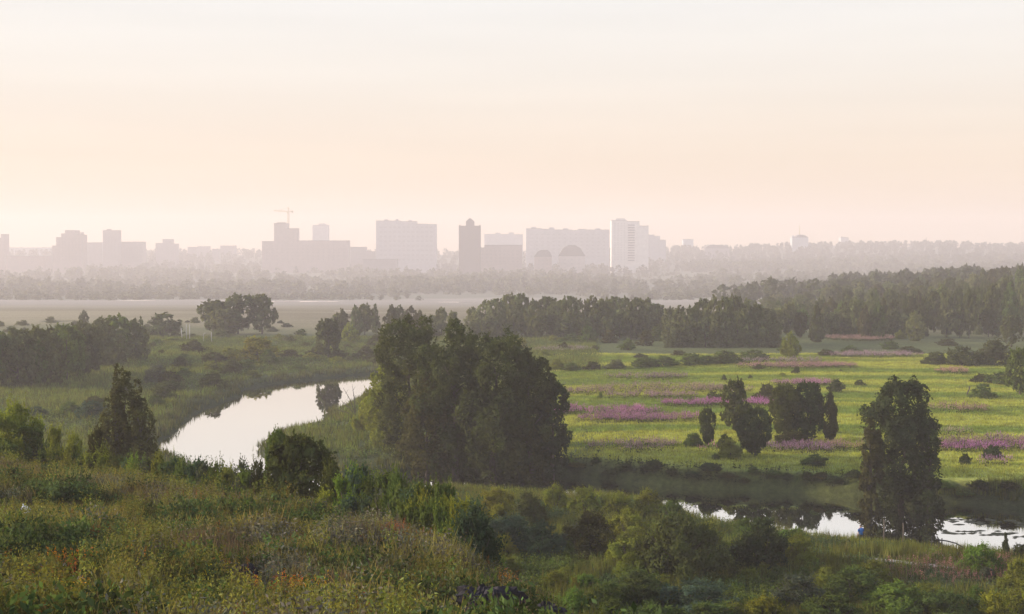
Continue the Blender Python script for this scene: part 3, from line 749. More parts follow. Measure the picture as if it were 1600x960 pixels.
G = 'small bushes along the edge of the near hill'
r = random.Random(8)
for i, (px, yt) in enumerate([(62, 700), (92, 712), (122, 704), (158, 722), (196, 716), (230, 712), (256, 716), (288, 714), (318, 718), (352, 722), (388, 726), (545, 734), (576, 738), (606, 742), (630, 748), (668, 762), (696, 770), (716, 776), (742, 798), (560, 722), (620, 730), (660, 745), (722, 764)]):
    stand_edge('shrub', px, yt + r.uniform(-4, 4), r.uniform(44, 64) + (18 if px > 500 else 0), r.uniform(.7, .95) if px < 500 else r.uniform(.42, .55), r.choice(['green', 'fresh', 'blue', 'green', 'yg', 'grey']), 'small leafy bush in the band along the edge of the near hill', G, lod='near')

# ---- willow thicket between near hill and river at the right
for k, px, yb, yt, wpx, c, lab in [
    ('shrub', 775, 812, 758, 66, 'yellow', 'yellow green bush at the left end of the river thicket'),
    ('shrub', 825, 826, 764, 76, 'dark', 'dark bush in the upper left of the river thicket'),
    ('shrub', 868, 800, 752, 46, 'yg', 'bright spiky bush at the water, upper left of the thicket'),
    ('shrub', 915, 806, 757, 66, 'yg', 'light bush at the water in the middle of the thicket'),
    ('shrub', 962, 812, 766, 66, 'yg', 'yellowish bush at the water right of the light bush'),
    ('shrub', 1012, 814, 762, 70, 'yg', 'round light bush at the water left of the white water gap'),
    ('shrub', 1052, 826, 778, 62, 'green', 'green bush left of the white water gap'),
    ('shrub', 925, 872, 790, 92, 'olive', 'olive green dome bush in the middle of the thicket'),
    ('shrub', 795, 862, 800, 100, 'blue', 'blue green bush below the near hill in the thicket'),
    ('shrub', 848, 872, 812, 90, 'blue', 'dull blue green bush left of the olive dome bush'),
    ('shrub', 985, 862, 790, 90, 'yg', 'yellow green bush right of the olive dome bush'),
    ('shrub', 1062, 906, 806, 170, 'dark', 'largest dark willow bush in the right thicket'),
    ('shrub', 985, 888, 828, 80, 'yg', 'yellow green left shoulder of the largest willow bush'),
    ('shrub', 1108, 868, 812, 74, 'yg', 'yellow green bush behind the largest willow bush'),
    ('shrub', 1190, 896, 802, 108, 'deep', 'second dark willow bush right of the largest one'),
    ('shrub', 1162, 846, 806, 46, 'green', 'dark green bush standing before the white water'),
    ('shrub', 1245, 886, 832, 60, 'yg', 'light bush right of the second dark willow bush'),
    ('shrub', 1000, 952, 884, 130, 'green', 'broad green bush at the bottom below the largest willow bush'),
    ('shrub', 915, 925, 894, 60, 'fresh', 'low fresh green bush at the foot of the near hill'),
    ('shrub', 898, 932, 898, 20, 'yellow', 'tiny bright yellow bush at the edge of the near hill'),
    ('shrub', 1090, 960, 902, 120, 'blue', 'blue green bush at the bottom under the dark willow bushes'),
    ('shrub', 950, 962, 906, 90, 'green', 'green bush beside the near hill at the bottom'),
    ('shrub', 1196, 985, 926, 84, 'yellow', 'yellow green bush at the bottom edge right of the middle'),
    ('shrub', 1245, 955, 892, 106, 'grey', 'greyish bush at the bottom right of the dark willow bushes'),
    ('shrub', 1335, 942, 884, 110, 'green', 'green bush below the pale track'),
    ('shrub', 1362, 915, 874, 80, 'yg', 'yellow green bush just below the pale track'),
    ('shrub', 1300, 985, 922, 120, 'green', 'green bush at the bottom edge below the greyish bush'),
    ('shrub', 1405, 968, 906, 120, 'fresh', 'fresh green bush at the bottom below the pink weeds'),
    ('shrub', 1478, 978, 918, 110, 'green', 'green bush at the bottom edge near the right corner'),
    ('shrub', 1552, 982, 922, 90, 'yellow', 'bright yellow green bush in the bottom right corner'),
    ('shrub', 1602, 965, 900, 80, 'yg', 'light bush at the right edge above the corner'),
    ('shrub', 1588, 930, 868, 56, 'yg', 'upright yellow green bush at the right edge'),
    ('shrub', 1530, 896, 846, 70, 'fresh', 'reedy green bush beside the little landing'),
    ('cone', 1571, 880, 830, 22, 'deep', 'small dark cone shaped tree at the right water edge'),
    ('shrub', 1595, 882, 848, 50, 'dark', 'dark bush at the water by the right edge'),
    ('shrub', 1110, 990, 936, 120, 'green', 'green bush at the bottom edge left of the yellow green one'),
    ('shrub', 1020, 996, 940, 120, 'green', 'wide green bush at the bottom edge right of the near hill')]:
    stand(k, px, yb, yt, wpx, c, lab, lod='near', own=(15000, .16, 30, dict(shoots=.4)) if wpx > 150 else None)
G = 'small bushes of the river thicket'
r = random.Random(21)
for i in range(90):
    px = r.uniform(760, 1640); yb = r.uniform(838, 1010)
    x, y = foot(px, yb)
    a = x / y
    if y - float(crest(a)) < 26 or float(river_sd(np.array([x]), np.array([y]))[0]) < 5: continue
    if 1260 < px < 1540 and 846 < yb < 925: continue
    wpx = r.uniform(26, 64)
    stand('shrub', px, yb, yb - wpx * r.uniform(.45, .8), wpx, r.choice(['green', 'green', 'yg', 'fresh', 'yg', 'yellow', 'grey', 'fresh']), 'small leafy bush in the thicket between near hill and river', G, lod='near' if wpx > 40 else 'mid')

# ------------------------------------------------------------------ far woods (one mass, nobody could count them)
def woods(name, label, spots, hlo, hhi, seed, col, tall=None):
    r = np.random.default_rng(seed)
    Vs, Fs, Ts, n = [], [], [], 0
    protos = [crown_arrays(k, 1, 1, 100, .16, 8, seed=seed + i) for i, k in enumerate(['round', 'oval', 'cone', 'willow', 'round'])]
    x, y = spots; z = ground(x, y)
    for i in range(len(x)):
        V, Fq = protos[r.integers(5)]
        h = r.uniform(hlo, hhi) * (1 if tall is None else tall[i]); wd = h * r.uniform(.7, 1.05) + (0 if tall is None else 4); q = r.uniform(0, 6.28); c, s = cos(q), sin(q)
        W = np.empty_like(V); W[:, 0] = (V[:, 0] * c - V[:, 1] * s) * wd + x[i]; W[:, 1] = (V[:, 0] * s + V[:, 1] * c) * wd + y[i]; W[:, 2] = V[:, 2] * h + z[i] - .5
        Vs.append(W); Fs.append(Fq + n); n += len(V)
        Ts.append(np.tile(np.array(col) * r.uniform(.75, 1.25), (len(V), 1)))
    me = mesh_from(name, np.concatenate(Vs), np.concatenate(Fs), [M_HERB], tint=np.concatenate(Ts))
    tag(link(name, me), label, 'woods', kind='stuff')

r = np.random.default_rng(3)
n = 6400; t_ = r.uniform(-.46, .46, n); y_ = r.uniform(1150, 2560, n); x_ = t_ * y_
f_ = fbm(x_, y_ * 1.3, 210, 51) + r.normal(0, .05, n)
k = (f_ > .60 - .18 * sstep(1200, 1900, y_)) | (r.random(n) < sstep(150, 520, x_) * .8)
x_, y_, f_ = x_[k], y_[k], f_[k]
tall = np.clip(4 + 10 * sstep(.44, .64, f_) * sstep(1150, 1700, y_) + 5 * sstep(200, 500, x_), 3, 15)
woods('distant_woods', 'hazy woods and thickets in front of the city and on the right slope', (x_, y_), .7, 1.25, 61, (.115, .12, .085), tall)  # leaf colour kept pale to imitate thicker mist
n = 3600; t_ = r.uniform(-.48, .5, n); y_ = r.uniform(2580, 3480, n); x_ = t_ * y_; k = (x_ > 150) | (r.random(n) < .6)
woods('ridge_woods', 'woods on the far ridge that closes the horizon', (x_[k], y_[k]), 12, 18, 62, (.085, .09, .07))  # ridge leaves paled as well, haze put into their colour
n = 560; t_ = r.uniform(.13, .48, n); y_ = r.uniform(700, 960, n); x_ = t_ * y_; k = r.random(n) < sstep(80, 260, x_)
woods('slope_woods', 'hazy woods rising behind the right forest', (x_[k], y_[k]), 9, 14, 63, (.06, .072, .038))

# ------------------------------------------------------------------ herbs and grasses (one object per kind of growth)
def tmpl_grass(r, blades, h, spread, wid, lean):
    V = []; T = []
    for i in range(blades):
        ph = r.uniform(0, 6.28); b = np.array([r.normal(0, spread), r.normal(0, spread), 0]); hh = h * r.uniform(.5, 1.1); ln = lean * hh * r.uniform(.2, 1)
        q = r.uniform(0, 6.28); sx, sy = cos(q) * wid, sin(q) * wid
        tip = b + np.array([cos(ph) * ln, sin(ph) * ln, hh])
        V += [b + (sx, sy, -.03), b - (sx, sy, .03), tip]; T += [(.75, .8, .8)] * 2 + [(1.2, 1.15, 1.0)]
    V = np.array(V); return V, np.arange(len(V)).reshape(-1, 3), np.array(T)

def tmpl_forb(r, stems, leaves, h, spread, leaf, head=None, headn=0, width=.5):
    """upright leafy weed: leaf diamonds up its stems, a coloured head if it flowers"""
    V = []; T = []; Fc = []
    def quad(c, n_, s, tint, up):
        Q, _ = diamonds(np.array([c]), unit(np.array([n_])), [s], .45, r, up); k = len(V)
        V.extend(Q); T.extend([tint] * 4); Fc.append((k, k + 1, k + 2)); Fc.append((k, k + 2, k + 3))
    for i in range(stems):
        b = np.array([r.normal(0, spread), r.normal(0, spread), 0]); hh = h * r.uniform(.65, 1.1); ln = r.normal(0, .12, 2) * hh
        for j in range(leaves):
            q = (j + r.random()) / leaves; c = b + np.array([ln[0] * q, ln[1] * q, hh * q * (.97)]) + r.normal(0, .07 * width, 3) * (1.3 - q) * 2
            c[2] = max(c[2], .02)
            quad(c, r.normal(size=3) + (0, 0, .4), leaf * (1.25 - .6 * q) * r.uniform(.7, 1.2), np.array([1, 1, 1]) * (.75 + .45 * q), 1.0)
        for j in range(headn):
            q = r.uniform(.68, 1.04); c = b + np.array([ln[0] * q, ln[1] * q, hh * q]) + r.normal(0, .022, 3)
            quad(c, r.normal(size=3), leaf * .55 * (1.35 - q * .55), head, .8)
    return np.array(V), np.array(Fc), np.array(T)

class Sward:
    def __init__(s): s.V = []; s.F = []; s.T = []; s.n = 0
    def put(s, tmpl, x, y, scale, tint, r, zoff=0):
        """many copies of one template at x,y"""
        V, Fc, T = tmpl; n = len(x)
        if n == 0: return
        z = ground(x, y) + zoff; q = r.uniform(0, 6.28, n); c, sn = np.cos(q), np.sin(q); sc = scale
        W = np.empty((n, len(V), 3), np.float32)
        W[..., 0] = (V[None, :, 0] * c[:, None] - V[None, :, 1] * sn[:, None]) * sc[:, None] + x[:, None]
        W[..., 1] = (V[None, :, 0] * sn[:, None] + V[None, :, 1] * c[:, None]) * sc[:, None] + y[:, None]
        W[..., 2] = V[None, :, 2] * sc[:, None] + z[:, None]
        s.V.append(W.reshape(-1, 3)); s.F.append((Fc[None] + (np.arange(n) * len(V))[:, None, None] + s.n).reshape(-1, 3).astype(np.int32))
        s.T.append((T[None] * np.asarray(tint)[:, None, :]).reshape(-1, 3).astype(np.float32)); s.n += n * len(V)
    def build(s, name, label, cat):
        me = mesh_from(name, np.concatenate(s.V), np.concatenate(s.F), [M_HERB], tint=np.concatenate(s.T))
        tag(link(name, me), label, cat, kind='stuff')

def tints(base, n, r, v=.25, hue=.1):
    return np.array(base) * (1 + r.uniform(-v, v, (n, 1))) * (1 + r.uniform(-hue, hue, (n, 3)))

r = np.random.default_rng(17)
CLEAR = [(40, 803, .35), (146, 804, .4), (713, 954, .3), (103, 886, .2), (222, 889, .35), (120, 905, .3), (388, 902, .5), (155, 920, .3), (762, 968, 1.0), (852, 976, .8), (806, 968, .5), (64, 962, .25), (195, 958, .2), (157, 944, .15)]
# near hill: pick a bearing and a distance so the cover is even on the ground
n = 62000
y_ = np.sqrt(r.uniform(24 ** 2, 104 ** 2, n)); a_ = r.uniform(-.52, .42, n); x_ = a_ * y_
e_ = y_ - crest(a_)
keep = (e_ < 9)
ditch = np.exp(-((y_ - (62.5 + (x_ + 24) * .05)) / 1.6) ** 2) * sstep(-26.5, -24, x_) * (1 - sstep(-17.5, -15, x_))
keep &= (ditch < .45) | (r.random(n) < .04)
# the plants leave room round the stones, stakes and litter, and on the side they are seen from
for px_, py_, w_ in CLEAR:
    cx_, cy2 = hill_foot(px_, py_); keep &= ~((np.abs(x_ - cx_ * y_ / cy2) < w_) & (y_ < cy2 + .35) & (y_ > cy2 - 3.4))
x_, y_, e_ = x_[keep], y_[keep], e_[keep]
n = len(x_)
P1 = fbm(x_, y_, 5.5, 71); P2 = fbm(x_, y_, 4.0, 73); P3 = fbm(x_, y_, 2.6, 75); u_ = r.random(n)
P1 = P1 + r.normal(0, .075, n); P2 = P2 + r.normal(0, .075, n); P3 = P3 + r.normal(0, .06, n)
kind = np.full(n, 0)
kind[(P1 > .56)] = 1                 # yellow grass
kind[(P2 > .60)] = 2                 # green leafy weeds
kind[(P2 < .43)] = 3                 # grey wormwood
kind[(P3 > .60) & (u_ < .8)] = 4    # yellow green tall herbs
kind[(P1 < .38) & (u_ < .8)] = 5     # brown dry stems
kind[(u_ > .9965)] = 6               # rusty dock
kind[(e_ > 0) & (u_ < .6)] = 3
dry = Sward()
TG = [[tmpl_grass(r, 24, .50, .19, .026, .8) for _ in range(4)], [tmpl_grass(r, 26, .66, .22, .028, .7) for _ in range(4)],
      [tmpl_forb(r, 6, 8, .75, .16, .10) for _ in range(4)], [tmpl_forb(r, 7, 8, .7, .18, .07) for _ in range(4)],
      [tmpl_forb(r, 8, 9, 1.0, .15, .058, np.array([1.25, 1.2, .8]), 5) for _ in range(4)], [tmpl_grass(r, 16, .72, .15, .022, .4) for _ in range(4)],
      [tmpl_forb(r, 4, 6, .8, .08, .06, np.array([2.0, .8, .35]), 9) for _ in range(4)]]
TC = [(.128, .116, .056), (.185, .165, .066), (.056, .082, .032), (.110, .108, .088), (.125, .128, .042), (.120, .095, .075), (.085, .062, .032)]
clump = .55 + .9 * vnoise(x_, y_, 1.1, 79)          # plants of a patch share their vigour
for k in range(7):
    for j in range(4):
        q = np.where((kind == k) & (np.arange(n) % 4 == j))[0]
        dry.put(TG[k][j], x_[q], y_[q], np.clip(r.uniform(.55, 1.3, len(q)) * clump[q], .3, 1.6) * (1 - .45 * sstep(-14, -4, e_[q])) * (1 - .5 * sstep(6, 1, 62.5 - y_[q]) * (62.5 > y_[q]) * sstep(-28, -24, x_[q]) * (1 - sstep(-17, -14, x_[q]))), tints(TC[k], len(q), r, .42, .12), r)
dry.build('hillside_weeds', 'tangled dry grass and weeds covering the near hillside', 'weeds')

# orange and yellow flowers on the near hill
fl = Sward()
for px, py, nn, c, sp in [(132, 888, 26, (.55, .20, .02), .55), (95, 912, 14, (.45, .14, .04), .3), (120, 940, 14, (.5, .28, .02), .25), (465, 935, 16, (.45, .12, .02), .4), (480, 938, 14, (.42, .24, .03), .5), (370, 905, 10, (.35, .14, .03), .3),
                         (630, 842, 16, (.38, .09, .04), .5), (622, 818, 12, (.34, .10, .03), .5), (660, 835, 10, (.34, .09, .04), .4), (390, 930, 12, (.45, .36, .04), .4), (345, 762, 14, (.30, .10, .05), 1.0), (300, 790, 12, (.26, .08, .05), .8), (780, 925, 10, (.34, .16, .04), .3)]:
    x, y = hill_foot(px, py + 6)
    xs = x + r.normal(0, sp * 1.4, nn); ys = y + r.normal(0, sp, nn)
    fl.put(tmpl_forb(r, 3, 2, .75, .08, .05, np.array([1, 1, 1]), 10), xs, ys, r.uniform(.7, 1.2, nn), tints(c, nn, r), r)
fl.build('orange_wildflowers', 'orange and rusty flower heads scattered among the hillside weeds', 'wildflowers')

# rank growth on the low ground between hill and river, and on the plain left of it
low = Sward()
n = 42000
y_ = np.sqrt(r.uniform(84 ** 2, 172 ** 2, n)); a_ = r.uniform(-.44, .46, n); x_ = a_ * y_
e_ = y_ - crest(a_); s_ = river_sd(x_, y_)
pin = np.array([on_plane(p_, q_, 2.1) for p_, q_ in [(1290, 860), (1330, 858), (1400, 866), (1500, 878), (1496, 886), (1400, 876), (1300, 868)]])
keep = (e_ > 8) & (s_ > .5) & ~((y_ > 155) & (x_ > 4)) & (poly_sd(x_, y_, pin) > .2)
x_, y_, s_ = x_[keep], y_[keep], s_[keep]; n = len(x_)
P1 = fbm(x_, y_, 9, 81); u_ = r.random(n)
kind = np.where(P1 > .55, 0, np.where(P1 < .4, 2, 1)); kind[(s_ < 5) & (u_ < .75)] = 3
ppx = 800 + x_ / y_ * F
kind[(ppx > 1390) & (ppx < 1590) & (y_ > 106) & (y_ < 117) & (u_ < .6)] = 4
TL = [[tmpl_forb(r, 5, 6, 1.0, .22, .12) for _ in range(3)], [tmpl_grass(r, 16, 1.1, .25, .035, .35) for _ in range(3)], [tmpl_forb(r, 5, 6, .8, .25, .11) for _ in range(3)],
      [tmpl_grass(r, 16, .85, .22, .03, .25) for _ in range(3)], [tmpl_forb(r, 6, 4, 1.0, .22, .07, np.array([4.2, 1.9, 4.6]), 7) for _ in range(3)]]
TC = [(.090, .120, .030), (.115, .125, .034), (.065, .095, .042), (.150, .165, .032), (.075, .075, .038)]
for k in range(5):
    for j in range(3):
        q = np.where((kind == k) & (np.arange(n) % 3 == j))[0]
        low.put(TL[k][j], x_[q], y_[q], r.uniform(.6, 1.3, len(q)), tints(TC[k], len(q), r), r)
low.build('riverside_herbs', 'tall rank herbs and reeds between the near hill and the river', 'herbs')

# left plain and peninsula
pl = Sward()
n = 46000
y_ = np.sqrt(r.uniform(160 ** 2, 420 ** 2, n)); a_ = r.uniform(-.42, .06, n); x_ = a_ * y_
s_ = river_sd(x_, y_); keep = (s_ > .4) & (x_ < 6 + (y_ > 300) * 40)
x_, y_, s_ = x_[keep], y_[keep], s_[keep]; n = len(x_)
P1 = fbm(x_, y_, 16, 91); u_ = r.random(n)
kind = np.where(P1 > .52, 0, 1); kind[(s_ < 3.5)] = 2
TL = [[tmpl_grass(r, 9, 1.0, .5, .09, .5) for _ in range(3)], [tmpl_forb(r, 4, 4, .8, .4, .2) for _ in range(3)], [tmpl_grass(r, 10, 1.0, .4, .07, .25) for _ in range(3)]]
TC = [(.125, .150, .045), (.100, .128, .042), (.105, .115, .048)]
for k in range(3):
    for j in range(3):
        q = np.where((kind == k) & (np.arange(n) % 3 == j))[0]
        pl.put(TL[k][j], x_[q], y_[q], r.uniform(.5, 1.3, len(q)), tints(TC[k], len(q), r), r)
pl.build('flood_plain_grass', 'rough green grass of the left flood plain and river banks', 'grass')

# meadow grass
mg = Sward()
n = 70000
y_ = np.sqrt(r.uniform(158 ** 2, 345 ** 2, n)); a_ = r.uniform(-.02, .42, n); x_ = a_ * y_
s_ = river_sd(x_, y_); keep = (s_ > .6) & (x_ > 3)
x_, y_, s_ = x_[keep], y_[keep], s_[keep]; n = len(x_)
P1 = sstep(.36, .62, fbm(x_ * .13, y_, 8, 33)); bank = s_ < 2.4
TL = [tmpl_grass(r, 9, .40, .5, .06, .7) for _ in range(3)]
for j in range(3):
    q = np.where((np.arange(n) % 3 == j) & ~bank)[0]
    base = np.array([.165, .225, .05]) * (1 - P1[q, None]) + np.array([.34, .36, .08]) * P1[q, None]  # grass tint repeats the painted sun and shadow strips
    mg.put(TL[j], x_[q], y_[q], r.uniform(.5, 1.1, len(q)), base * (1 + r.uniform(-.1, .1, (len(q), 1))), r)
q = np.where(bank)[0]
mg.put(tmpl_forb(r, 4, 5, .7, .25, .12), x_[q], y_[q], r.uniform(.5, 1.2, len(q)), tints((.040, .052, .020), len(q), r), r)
mg.build('meadow_grass', 'short yellow green grass of the sunny meadow', 'grass')

# fireweed drifts in the meadow, each drift where the photo shows one
fw = Sward()
drifts = [  # px, py, half width, half height in photo pixels, density, colour
    (930, 646, 82, 5, 1.0, (.36, .10, .36)), (1010, 657, 80, 6, .9, (.30, .09, .30)), (1100, 634, 50, 3.5, .9, (.40, .10, .40)), (1190, 633, 20, 4, 1.0, (.42, .10, .44)), (1015, 592, 52, 3, .5, (.20, .11, .20)), (1030, 610, 90, 6, .3, (.22, .13, .16)),
    (1020, 622, 60, 3, .5, (.28, .14, .26)), (915, 616, 40, 3, .35, (.26, .14, .2)), (1000, 702, 60, 7, .5, (.24, .12, .22)), (1105, 705, 13, 3, .8, (.46, .16, .30)), (1250, 575, 75, 3, .9, (.34, .15, .22)), (1215, 567, 60, 2, .5, (.26, .18, .26)),
    (1260, 602, 40, 3, .9, (.36, .12, .34)), (1370, 557, 62, 3, .6, (.30, .18, .30)), (1345, 530, 42, 4, .6, (.32, .17, .20)), (1245, 705, 55, 5, .7, (.30, .13, .32)), (1310, 702, 40, 4, .4, (.32, .18, .18)), (1490, 583, 20, 3, .6, (.34, .16, .16)),
    (1500, 642, 34, 6, .35, (.28, .14, .16)), (1560, 704, 70, 5, 1.0, (.36, .09, .38)), (1520, 697, 70, 6, .5, (.26, .12, .20)), (1557, 727, 26, 3, .6, (.34, .14, .36)), (1480, 680, 30, 2, .4, (.3, .2, .2)), (880, 548, 40, 3, .4, (.2, .15, .2)), (1130, 612, 40, 5, .3, (.26, .15, .18)), (1590, 690, 40, 4, .6, (.3, .12, .3))]
TF = [tmpl_forb(r, 6, 3, 1.15, .30, .13, np.array([1, 1, 1]), 11) for _ in range(3)]
for px, py, hw, hh, de, c in drifts:
    c = tuple(v * .85 + .10 for v in c); hw = hw * 1.15
    x, y = foot(px, py); sx = hw / F * y; sy = hh * y * y / (F * 26)
    nn = int(min(4200, 9 * sx * sy * de) + 10)
    q = r.random(nn) ** .5; ph = r.uniform(0, 6.28, nn)
    xs = x + q * np.cos(ph) * sx * (1 + .3 * vnoise(ph * 3, ph, 1, 5)); ys = y + q * np.sin(ph) * sy
    ok = (river_sd(xs, ys) > 2.5) & (vnoise(xs, ys, 3.2, 8) > .0 + .4 * r.random(nn))
    xs, ys = xs[ok], ys[ok]
    for j in range(3):
        m_ = np.arange(len(xs)) % 3 == j
        T = TF[j]; Tt = T[2].copy()
        leafm = Tt[:, 0] != 1.0
        # leaves stay green, heads take the drift's colour
        Tt[leafm] = Tt[leafm] * np.array([.06, .07, .03]) / np.array(c)
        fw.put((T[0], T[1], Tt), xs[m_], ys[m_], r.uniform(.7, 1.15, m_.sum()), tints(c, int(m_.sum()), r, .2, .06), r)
fw.build('fireweed', 'drifts of purple and pink fireweed in the meadow', 'wildflowers')

# weeds floating on the right water
mb = MB(); rr = random.Random(4)
for i in range(90):
    px = rr.uniform(1475, 1640); py = 812 + (px - 1475) * .06 + rr.choice([rr.gauss(0, 3), 18 + rr.gauss(0, 2)])
    x, y = on_plane(px, py)
    if float(river_sd(np.array([x]), np.array([y]))[0]) > -.8: continue
    s = rr.uniform(.15, .5); k = 7
    ring = [(x + cos(j / k * 6.28) * s * 1.6 * rr.uniform(.6, 1.1), y + sin(j / k * 6.28) * s * .5 * rr.uniform(.6, 1.1), .02) for j in range(k)]
    mb.add(ring + [(x, y, .10)], [(j, (j + 1) % k, k) for j in range(k)])
tag(link('floating_weed', mb.mesh('floating_weed', plain_mat('water_weed', (.03, .035, .018), .8, .3, 3))), 'dark patches of weed floating on the right water', 'water weed', kind='stuff')

# pale trodden track near the landing
m_path = plain_mat('pale_track', (.24, .22, .20), .9, .35, 1.2)
pts = [on_plane(p_, q_, 2.1) for p_, q_ in [(1285, 860), (1320, 862), (1360, 866), (1400, 870), (1450, 876), (1500, 882)]]
V = []; Q = []
for i, (x, y) in enumerate(pts):
    for s in range(5):
        yo = (s - 2) * .45 * (.5 if i in (0, len(pts) - 1) else 1) * (1 + .3 * sin(i * 2.1)); V.append((x, y + yo, gz(x, y + yo) + .05))
for i in range(len(pts) - 1):
    for s in range(4): Q.append((i * 5 + s, i * 5 + s + 5, i * 5 + s + 6, i * 5 + s + 1))
tag(link('path', mesh_from('path', V, Q, [m_path], smooth=True)), kind='structure')

# ------------------------------------------------------------------ the city
def building(px0, px1, tops, d, col, label, name='apartment_block', depth=16, windows=None, lifts=(), cap=None, base=None):
    """tops: list of (px_from, px_to, y_top); the walls of one building, its roofs, lift houses and windows"""
    d = d * 1.8; depth = depth * 1.6
    x0 = ray(px0, 480)[0] * d; x1 = ray(px1, 480)[0] * d; cx = (x0 + x1) / 2
    zg = gz(cx, d) - 1.5
    root = tag(empty(name, (cx, d, zg)), label, 'building')
    P = lambda px: ray(px, 480)[0] * d - cx
    Zt = lambda py: CAMZ + ray(800, py)[1] * d - zg
    wl = MB(); rf = MB()
    for i, (a, b, yt) in enumerate(tops):
        g = .02 * i; za = Zt(yt)
        wl.box(P(a), P(b), g * 6, depth + g * 40, 0, za - .6)
        rf.box(P(a) - .25, P(b) + .25, g * 6 - .3, depth + g * 40 + .3, za - .6, za)
    link('wall', wl.mesh('wall', M_WALL), root, col)
    link('roof', rf.mesh('roof', M_ROOF), root)
    for a, b, yb, yt in lifts:
        mb = MB(); mb.box(P(a), P(b), depth * .3, depth * .7, Zt(yb) + .003, Zt(yt)); link('lift_house', mb.mesh('lift_house', M_WALL), root, col)
    if windows:
        nx, nz, wa, wb, yt, yb, ww, wh = windows
        ww, wh = ww * 1.6, wh * 1.6
        mb = MB(); mb.box(-ww / 2, ww / 2, -.12, .12, 0, wh); wm = mb.mesh('window', M_PANE)
        first = None
        for i in range(nx):
            for j in range(nz):
                o_ = link('window', wm, root, tuple(c * .84 for c in col)) if first is None else first.copy()
                if first is None: first = o_
                else: C.objects.link(o_); o_.parent = root
                o_.location = (P(wa + (wb - wa) * (i + .5) / nx), -.06, Zt(yb) + (Zt(yt) - Zt(yb)) * (j + .35) / nz)
    return root, P, Zt

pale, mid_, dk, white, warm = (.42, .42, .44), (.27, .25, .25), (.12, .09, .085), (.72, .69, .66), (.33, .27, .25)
building(-40, 8, [(-40, 3, 372), (3, 8, 366)], 1450, warm, 'block with slanting top cut by the left picture edge')
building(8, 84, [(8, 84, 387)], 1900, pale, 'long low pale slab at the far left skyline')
building(10, 72, [(10, 72, 400)], 1420, warm, 'low dark hall in front of the long pale slab at the far left', depth=30)
building(83, 130, [(83, 89, 384), (89, 97, 371), (97, 103, 365), (103, 119, 360), (119, 130, 367)], 1400, warm, 'stepped grey block with high middle at the left skyline', lifts=[(125, 128, 367, 363)], windows=(7, 8, 91, 128, 372, 408, 1.6, 1.5))
building(131, 161, [(131, 161, 379)], 1560, mid_, 'low slab between the stepped block and the narrow left tower')
building(162, 185, [(162, 185, 360)], 1500, mid_, 'narrow flat topped tower at the left skyline', windows=(4, 12, 164, 183, 364, 404, 1.6, 1.5), lifts=[(166, 172, 360, 358)])
building(187, 224, [(187, 224, 378)], 1520, mid_, 'slab right of the narrow left tower', windows=(8, 6, 189, 222, 382, 404, 1.6, 1.5))
building(244, 276, [(244, 255, 380), (255, 268, 374), (268, 276, 381)], 1620, mid_, 'small stepped block left of the city middle')
for px0, px1, yt, d in [(294, 306, 386, 1750), (310, 326, 385, 1800), (332, 342, 389, 1700), (345, 367, 384, 1780)]:
    building(px0, px1, [(px0, px1, yt)], d, mid_, {294: 'small faint house at the left skyline', 310: 'wider faint house right of the small faint one', 332: 'lowest faint house in the skyline gap', 345: 'faint block left of the crane building'}[px0])
building(410, 545, [(410, 429, 377), (429, 449, 349), (449, 465, 357), (465, 545, 376)], 1420, warm, 'unfinished complex under the tower crane with a long low wing', windows=(16, 5, 414, 542, 382, 408, 2.0, 1.6), lifts=[(432, 446, 349, 347.5)])
building(489, 513, [(489, 513, 352)], 1750, pale, 'pale tower behind the low wing of the crane complex', lifts=[(498, 509, 352, 349.5)])
building(546, 586, [(546, 572, 386), (572, 586, 393)], 1500, mid_, 'low stepped house right of the crane complex')
building(588, 682, [(588, 626, 345), (626, 651, 346), (651, 668, 350), (668, 682, 350.5)], 1440, pale, 'biggest broad slab block of the skyline', windows=(12, 8, 592, 678, 352, 410, 3.0, 2.2), lifts=[(600, 606, 345, 343), (618, 622, 345, 342.5), (638, 643, 346, 344)])
building(567, 620, [(567, 620, 405)], 1300, mid_, 'low building in front of the biggest slab block', depth=20)
r_, P, Zt = building(717, 751, [(717, 751, 353)], 1300, dk, 'dark brown tower with a small crowned top', windows=(5, 14, 720, 748, 357, 408, 1.5, 1.6), lifts=[(717.5, 719, 353, 351.5), (749, 750.5, 353, 351.5)])
mb = MB(); mb.prism([(P(728), Zt(353) + .003), (P(741), Zt(353) + .003), (P(741), Zt(346)), (P(738), Zt(343.5)), (P(735), Zt(341)), (P(733.5), Zt(341)), (P(731), Zt(343.5)), (P(728), Zt(346))], 7, 19)
link('roof_turret', mb.mesh('roof_turret', M_WALL), r_, dk)
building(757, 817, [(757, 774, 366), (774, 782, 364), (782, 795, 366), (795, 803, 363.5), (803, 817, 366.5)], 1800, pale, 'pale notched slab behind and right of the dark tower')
building(726, 816, [(726, 757, 387), (757, 816, 383)], 1330, warm, 'lower building at the foot of the dark tower', depth=24, windows=(12, 4, 730, 812, 390, 412, 2.4, 1.8))
building(822, 952, [(822, 846, 357), (846, 866, 358), (866, 872, 359), (872, 894, 359), (894, 903, 360), (903, 915, 358), (915, 952, 359)], 1500, pale, 'very long slab block with roof boxes left of the white tower', windows=(14, 7, 826, 948, 364, 404, 2.6, 1.9), lifts=[(830, 838, 357, 355), (858, 866, 358, 355.5), (880, 888, 359, 357), (930, 938, 359, 357)])
